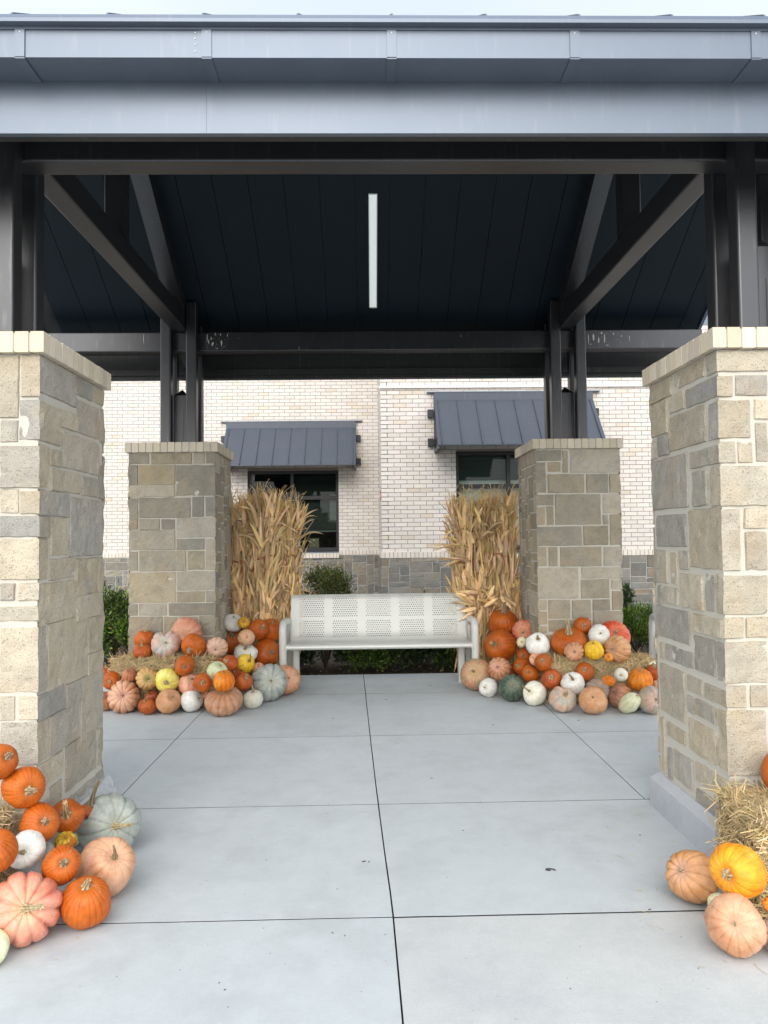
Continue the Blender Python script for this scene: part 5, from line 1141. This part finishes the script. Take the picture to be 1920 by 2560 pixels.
# ---------------------------------------------------------------- shrubs
def shrub(x, y, rx, ry, h, n, seed, label, cols, leaf=.035, spiky=0, z0=-.02):
    rs = random.Random(seed); root = empty('shrub', (x, y, z0)); tag(root, label, 'shrub', 'shrubs in the planting bed')
    st = MB()
    for k in range(14):
        a = rs.uniform(0, 6.28); q = rs.uniform(.2, .9); st.tube([(0, 0, 0), (rx * q * .4 * math.cos(a), ry * q * .4 * math.sin(a), h * .4), (rx * q * math.cos(a), ry * q * math.sin(a), h * rs.uniform(.6, .9))], [.009, .006, .003], 5)
    st.build('stems', M['bark'], root)
    m = MB(); clumps = []
    for k in range(26):
        a = rs.uniform(0, 6.28); e = rs.uniform(.05, 1); r = math.sqrt(1 - (e * .9) ** 2); clumps.append((Vector((rx * r * .82 * math.cos(a), ry * r * .82 * math.sin(a), h * (.12 + .80 * e))), rs.uniform(.25, .42) * min(rx, h), rs.uniform(.5, 1.25)))
    for k in range(n):
        c, cr, ct = rs.choice(clumps); o = Vector((rs.gauss(0, .5), rs.gauss(0, .5), rs.gauss(0, .5))); p = c + o * cr
        if p.z < .01: continue
        d = (o.normalized() + Vector((0, 0, .5 + spiky)) + Vector((rs.gauss(0, .3), rs.gauss(0, .3), rs.gauss(0, .3)))).normalized()
        L = leaf * rs.uniform(.6, 1.3); s_ = d.cross(Vector((rs.gauss(0, 1), rs.gauss(0, 1), rs.gauss(0, 1)))).normalized() * L * (.22 if not spiky else .12); nn = s_.cross(d).normalized() * L * .12
        col = rs.choice(cols); col = tuple(v * ct * rs.uniform(.75, 1.25) for v in col)
        m.add([tuple(p), tuple(p + d * L * .5 + s_ + nn), tuple(p + d * L), tuple(p + d * L * .5 - s_ + nn)], [(0, 1, 2), (0, 2, 3)], 0, col)
    m.build('leaves', M['leaf'], root)
LG = [(.16, .27, .03), (.08, .16, .02), (.26, .36, .05)]; DG = [(.02, .05, .015), (.035, .075, .02), (.05, .09, .02)]; OG = [(.16, .19, .04), (.16, .13, .03), (.05, .08, .02), (.20, .17, .04)]
shrub(-3.25, 9.6, .42, .38, .80, 9000, 31, 'bright green leafy shrub between the near left and rear left piers', LG + DG[1:], .05)
shrub(-3.95, 10.3, .35, .35, 1.05, 4000, 32, 'taller dark green shrub with reddish tips at the far left', DG + [(.15, .03, .03)], .045)
shrub(-2.45, 9.7, .45, .4, .75, 5000, 33, 'dark green shrub hidden low behind the rear left pier', DG + LG[1:2], .05)
shrub(-.74, 12.5, .44, .42, .98, 11000, 34, 'rounded olive and bronze shrub behind the bench back, before the stone base', OG + DG, .045)
for i, (x, y, r_, h_, cs_, lb) in enumerate([(-1.15, 8.66, .40, .70, DG, 'dark shrub seen under the left end of the bench'), (-.55, 8.72, .40, .72, DG, 'dark shrub left of the yellow green one under the bench'), (.02, 8.62, .32, .58, LG + DG, 'shrub with yellow green leaves seen under the middle of the bench'), (.50, 8.75, .40, .66, DG, 'dark shrub right of the yellow green one under the bench'), (1.05, 8.68, .38, .62, DG + LG[:1], 'dark shrub seen under the right end of the bench'), (-1.9, 9.1, .4, .6, DG, 'dark shrub hidden behind the left corn stalks'), (1.75, 9.1, .4, .6, DG, 'dark shrub hidden behind the right corn stalks')]):
    shrub(x, y, r_, .28, h_, 6500, 40 + i, lb, cs_, .05)
shrub(3.30, 9.3, .34, .3, .58, 6000, 51, 'yellow green feathery shrub right of the rear right pier', LG + LG + DG, .05, spiky=.5)
shrub(3.85, 9.2, .36, .3, .62, 6000, 52, 'dark green feathery shrub just left of the near right pier', DG + LG[:2], .05, spiky=.5)
shrub(3.62, 10.6, .12, .12, .85, 1600, 53, 'slim dark upright shrub in front of the stone base on the right', DG, .05, spiky=.8)
# mulch chips and litter
rs = random.Random(77); m = MB()
for k in range(9000):
    x = rs.uniform(-4.5, 4.8); y = 8.24 + abs(rs.gauss(0, .7)); z = -.03 + rs.uniform(0, .02); L = rs.uniform(.01, .04); a = rs.uniform(0, 3.14); d = Vector((math.cos(a), math.sin(a), rs.uniform(-.3, .3))) * L; s_ = Vector((-math.sin(a), math.cos(a), 0)) * L * .3; P = Vector((x, y, z)); t0 = rs.choice((.6, 1, 1.6, 2.2)) if rs.random() < .93 else 12
    m.add([tuple(P), tuple(P + d), tuple(P + d + s_ + Vector((0, 0, .004))), tuple(P + s_)], [(0, 1, 2, 3)], 0, (t0, t0, t0))
tag(m.build('mulch_chips', m_plain('mulch_chip', (.045, .03, .02), .95, n=60, amt=.5, tone=True)), 'loose dark wood chips scattered along the planting bed', 'mulch', kind='stuff')
m = MB()
def fleck(x, y, L, a):
    d = Vector((math.cos(a), math.sin(a), 0)) * L; s_ = Vector((-math.sin(a), math.cos(a), 0)) * L * .35; P = Vector((x, y, .001)); m.add([tuple(P), tuple(P + d + s_ * .3), tuple(P + d * .9 + s_ + Vector((0, 0, .003))), tuple(P + s_ + Vector((0, 0, .001)))], [(0, 1, 2, 3)])
for x, y, L, a in [(-.08, 3.46, .02, .3), (-.05, 3.455, .012, 1), (-.18, 2.85, .014, 2), (.33, 4.63, .014, .2), (.57, 4.2, .008, 1), (.42, 3.8, .01, 0), (-.62, 4.7, .012, 2), (.92, 5.9, .02, .4), (1.62, 6.0, .02, .1), (-.35, 6.2, .015, .1), (.1, 6.9, .02, 0), (.55, 7.5, .03, .1), (1.0, 7.0, .015, .5), (-.52, 3.5, .006, 1), (-.9, 2.6, .007, 2), (-.55, 2.55, .006, 0), (1.28, 3.7, .01, .3), (1.05, 2.97, .012, .1)]: fleck(x, y, L, a)
for k in range(60): fleck(rs.uniform(-1.4, 1.4), rs.uniform(2.2, 8), rs.uniform(.003, .008), rs.uniform(0, 6))
tag(m.build('floor_litter', m_plain('dark_litter', (.05, .045, .05), .9)), 'tiny dark flecks of leaf and dirt scattered on the concrete', 'litter', kind='stuff')
m = MB(); m.tube([(.022 * math.cos(t) * (1 - t * .06), .012 * math.sin(t) + .003 * t, .003) for t in [i * .4 for i in range(13)]], [.0028] * 13, 6); o = m.build('curled_twig', m_plain('twig', (.05, .045, .06), .7)); o.location = (.751, 3.331, .001)
tag(o, 'small dark curled twig lying alone on the concrete in the right foreground', 'twig')
m = MB()   # crumpled film over the plinth corner of the near left pier
nx, nz = 26, 22; vs = []; fs = []
for j in range(nz + 1):
    for i in range(nx + 1):
        u = i / nx; v = j / nz; y = 3.55 + u * .56; z = .012 + v * .25; x = -1.425 + (.05 * (v - .2) if v > .2 else 0) * -1 + .0
        P = Vector((u * 6, v * 6, 0)); f1 = noise.noise(P) * .018 + noise.noise(P * 2.7) * .012 + abs(noise.noise(P * 1.6 + Vector((9, 0, 0)))) * .03
        if v > .75: z = .2 + (v - .75) * .1; x -= (v - .75) * .1
        vs.append((x + .012 + abs(f1), y, z + noise.noise(P * 1.3 + Vector((3, 3, 3))) * .03 * v))
for j in range(nz):
    for i in range(nx): a = j * (nx + 1) + i; fs.append((a, a + 1, a + nx + 2, a + nx + 1))
m.add(vs, fs); o = m.build('plastic_film', M['plastic'], smooth=False)
tag(o, 'crumpled clear plastic film wrapped round the foot of the near left pier', 'plastic film')

# loose straw on the concrete round the bales
m = MB(); rs = random.Random(91)
for (x0, x1, y0, y1, n) in [(-2.4, -.6, 6.15, 6.6, 50), (.9, 2.5, 6.0, 6.6, 60), (-1.6, -1.0, 2.6, 4.0, 34), (1.05, 1.5, 2.5, 4.1, 50), (-1.4, 1.4, 6.3, 8.0, 22)]:
    for k in range(n):
        x = rs.uniform(x0, x1); y = rs.uniform(y0, y1); a = rs.uniform(0, 3.14); L = rs.uniform(.015, .07); d = Vector((math.cos(a), math.sin(a), 0)) * L; s_ = Vector((-math.sin(a), math.cos(a), 0)) * rs.uniform(.0008, .0016); P = Vector((x, y, .0015)); t0 = rs.uniform(.6, 1.2)
        Q = P + d * .5 + Vector((rs.gauss(0, .004), rs.gauss(0, .004), rs.uniform(0, .006)))
        m.add([tuple(q) for q in (P - s_, P + s_, Q + s_, Q - s_, P + d + s_, P + d - s_)], [(0, 1, 2, 3), (3, 2, 4, 5)], 0, (t0, t0 * .97, t0 * .85))
tag(m.build('loose_straw', M['straw']), 'loose bits of straw scattered on the concrete near the bales', 'straw', kind='stuff')
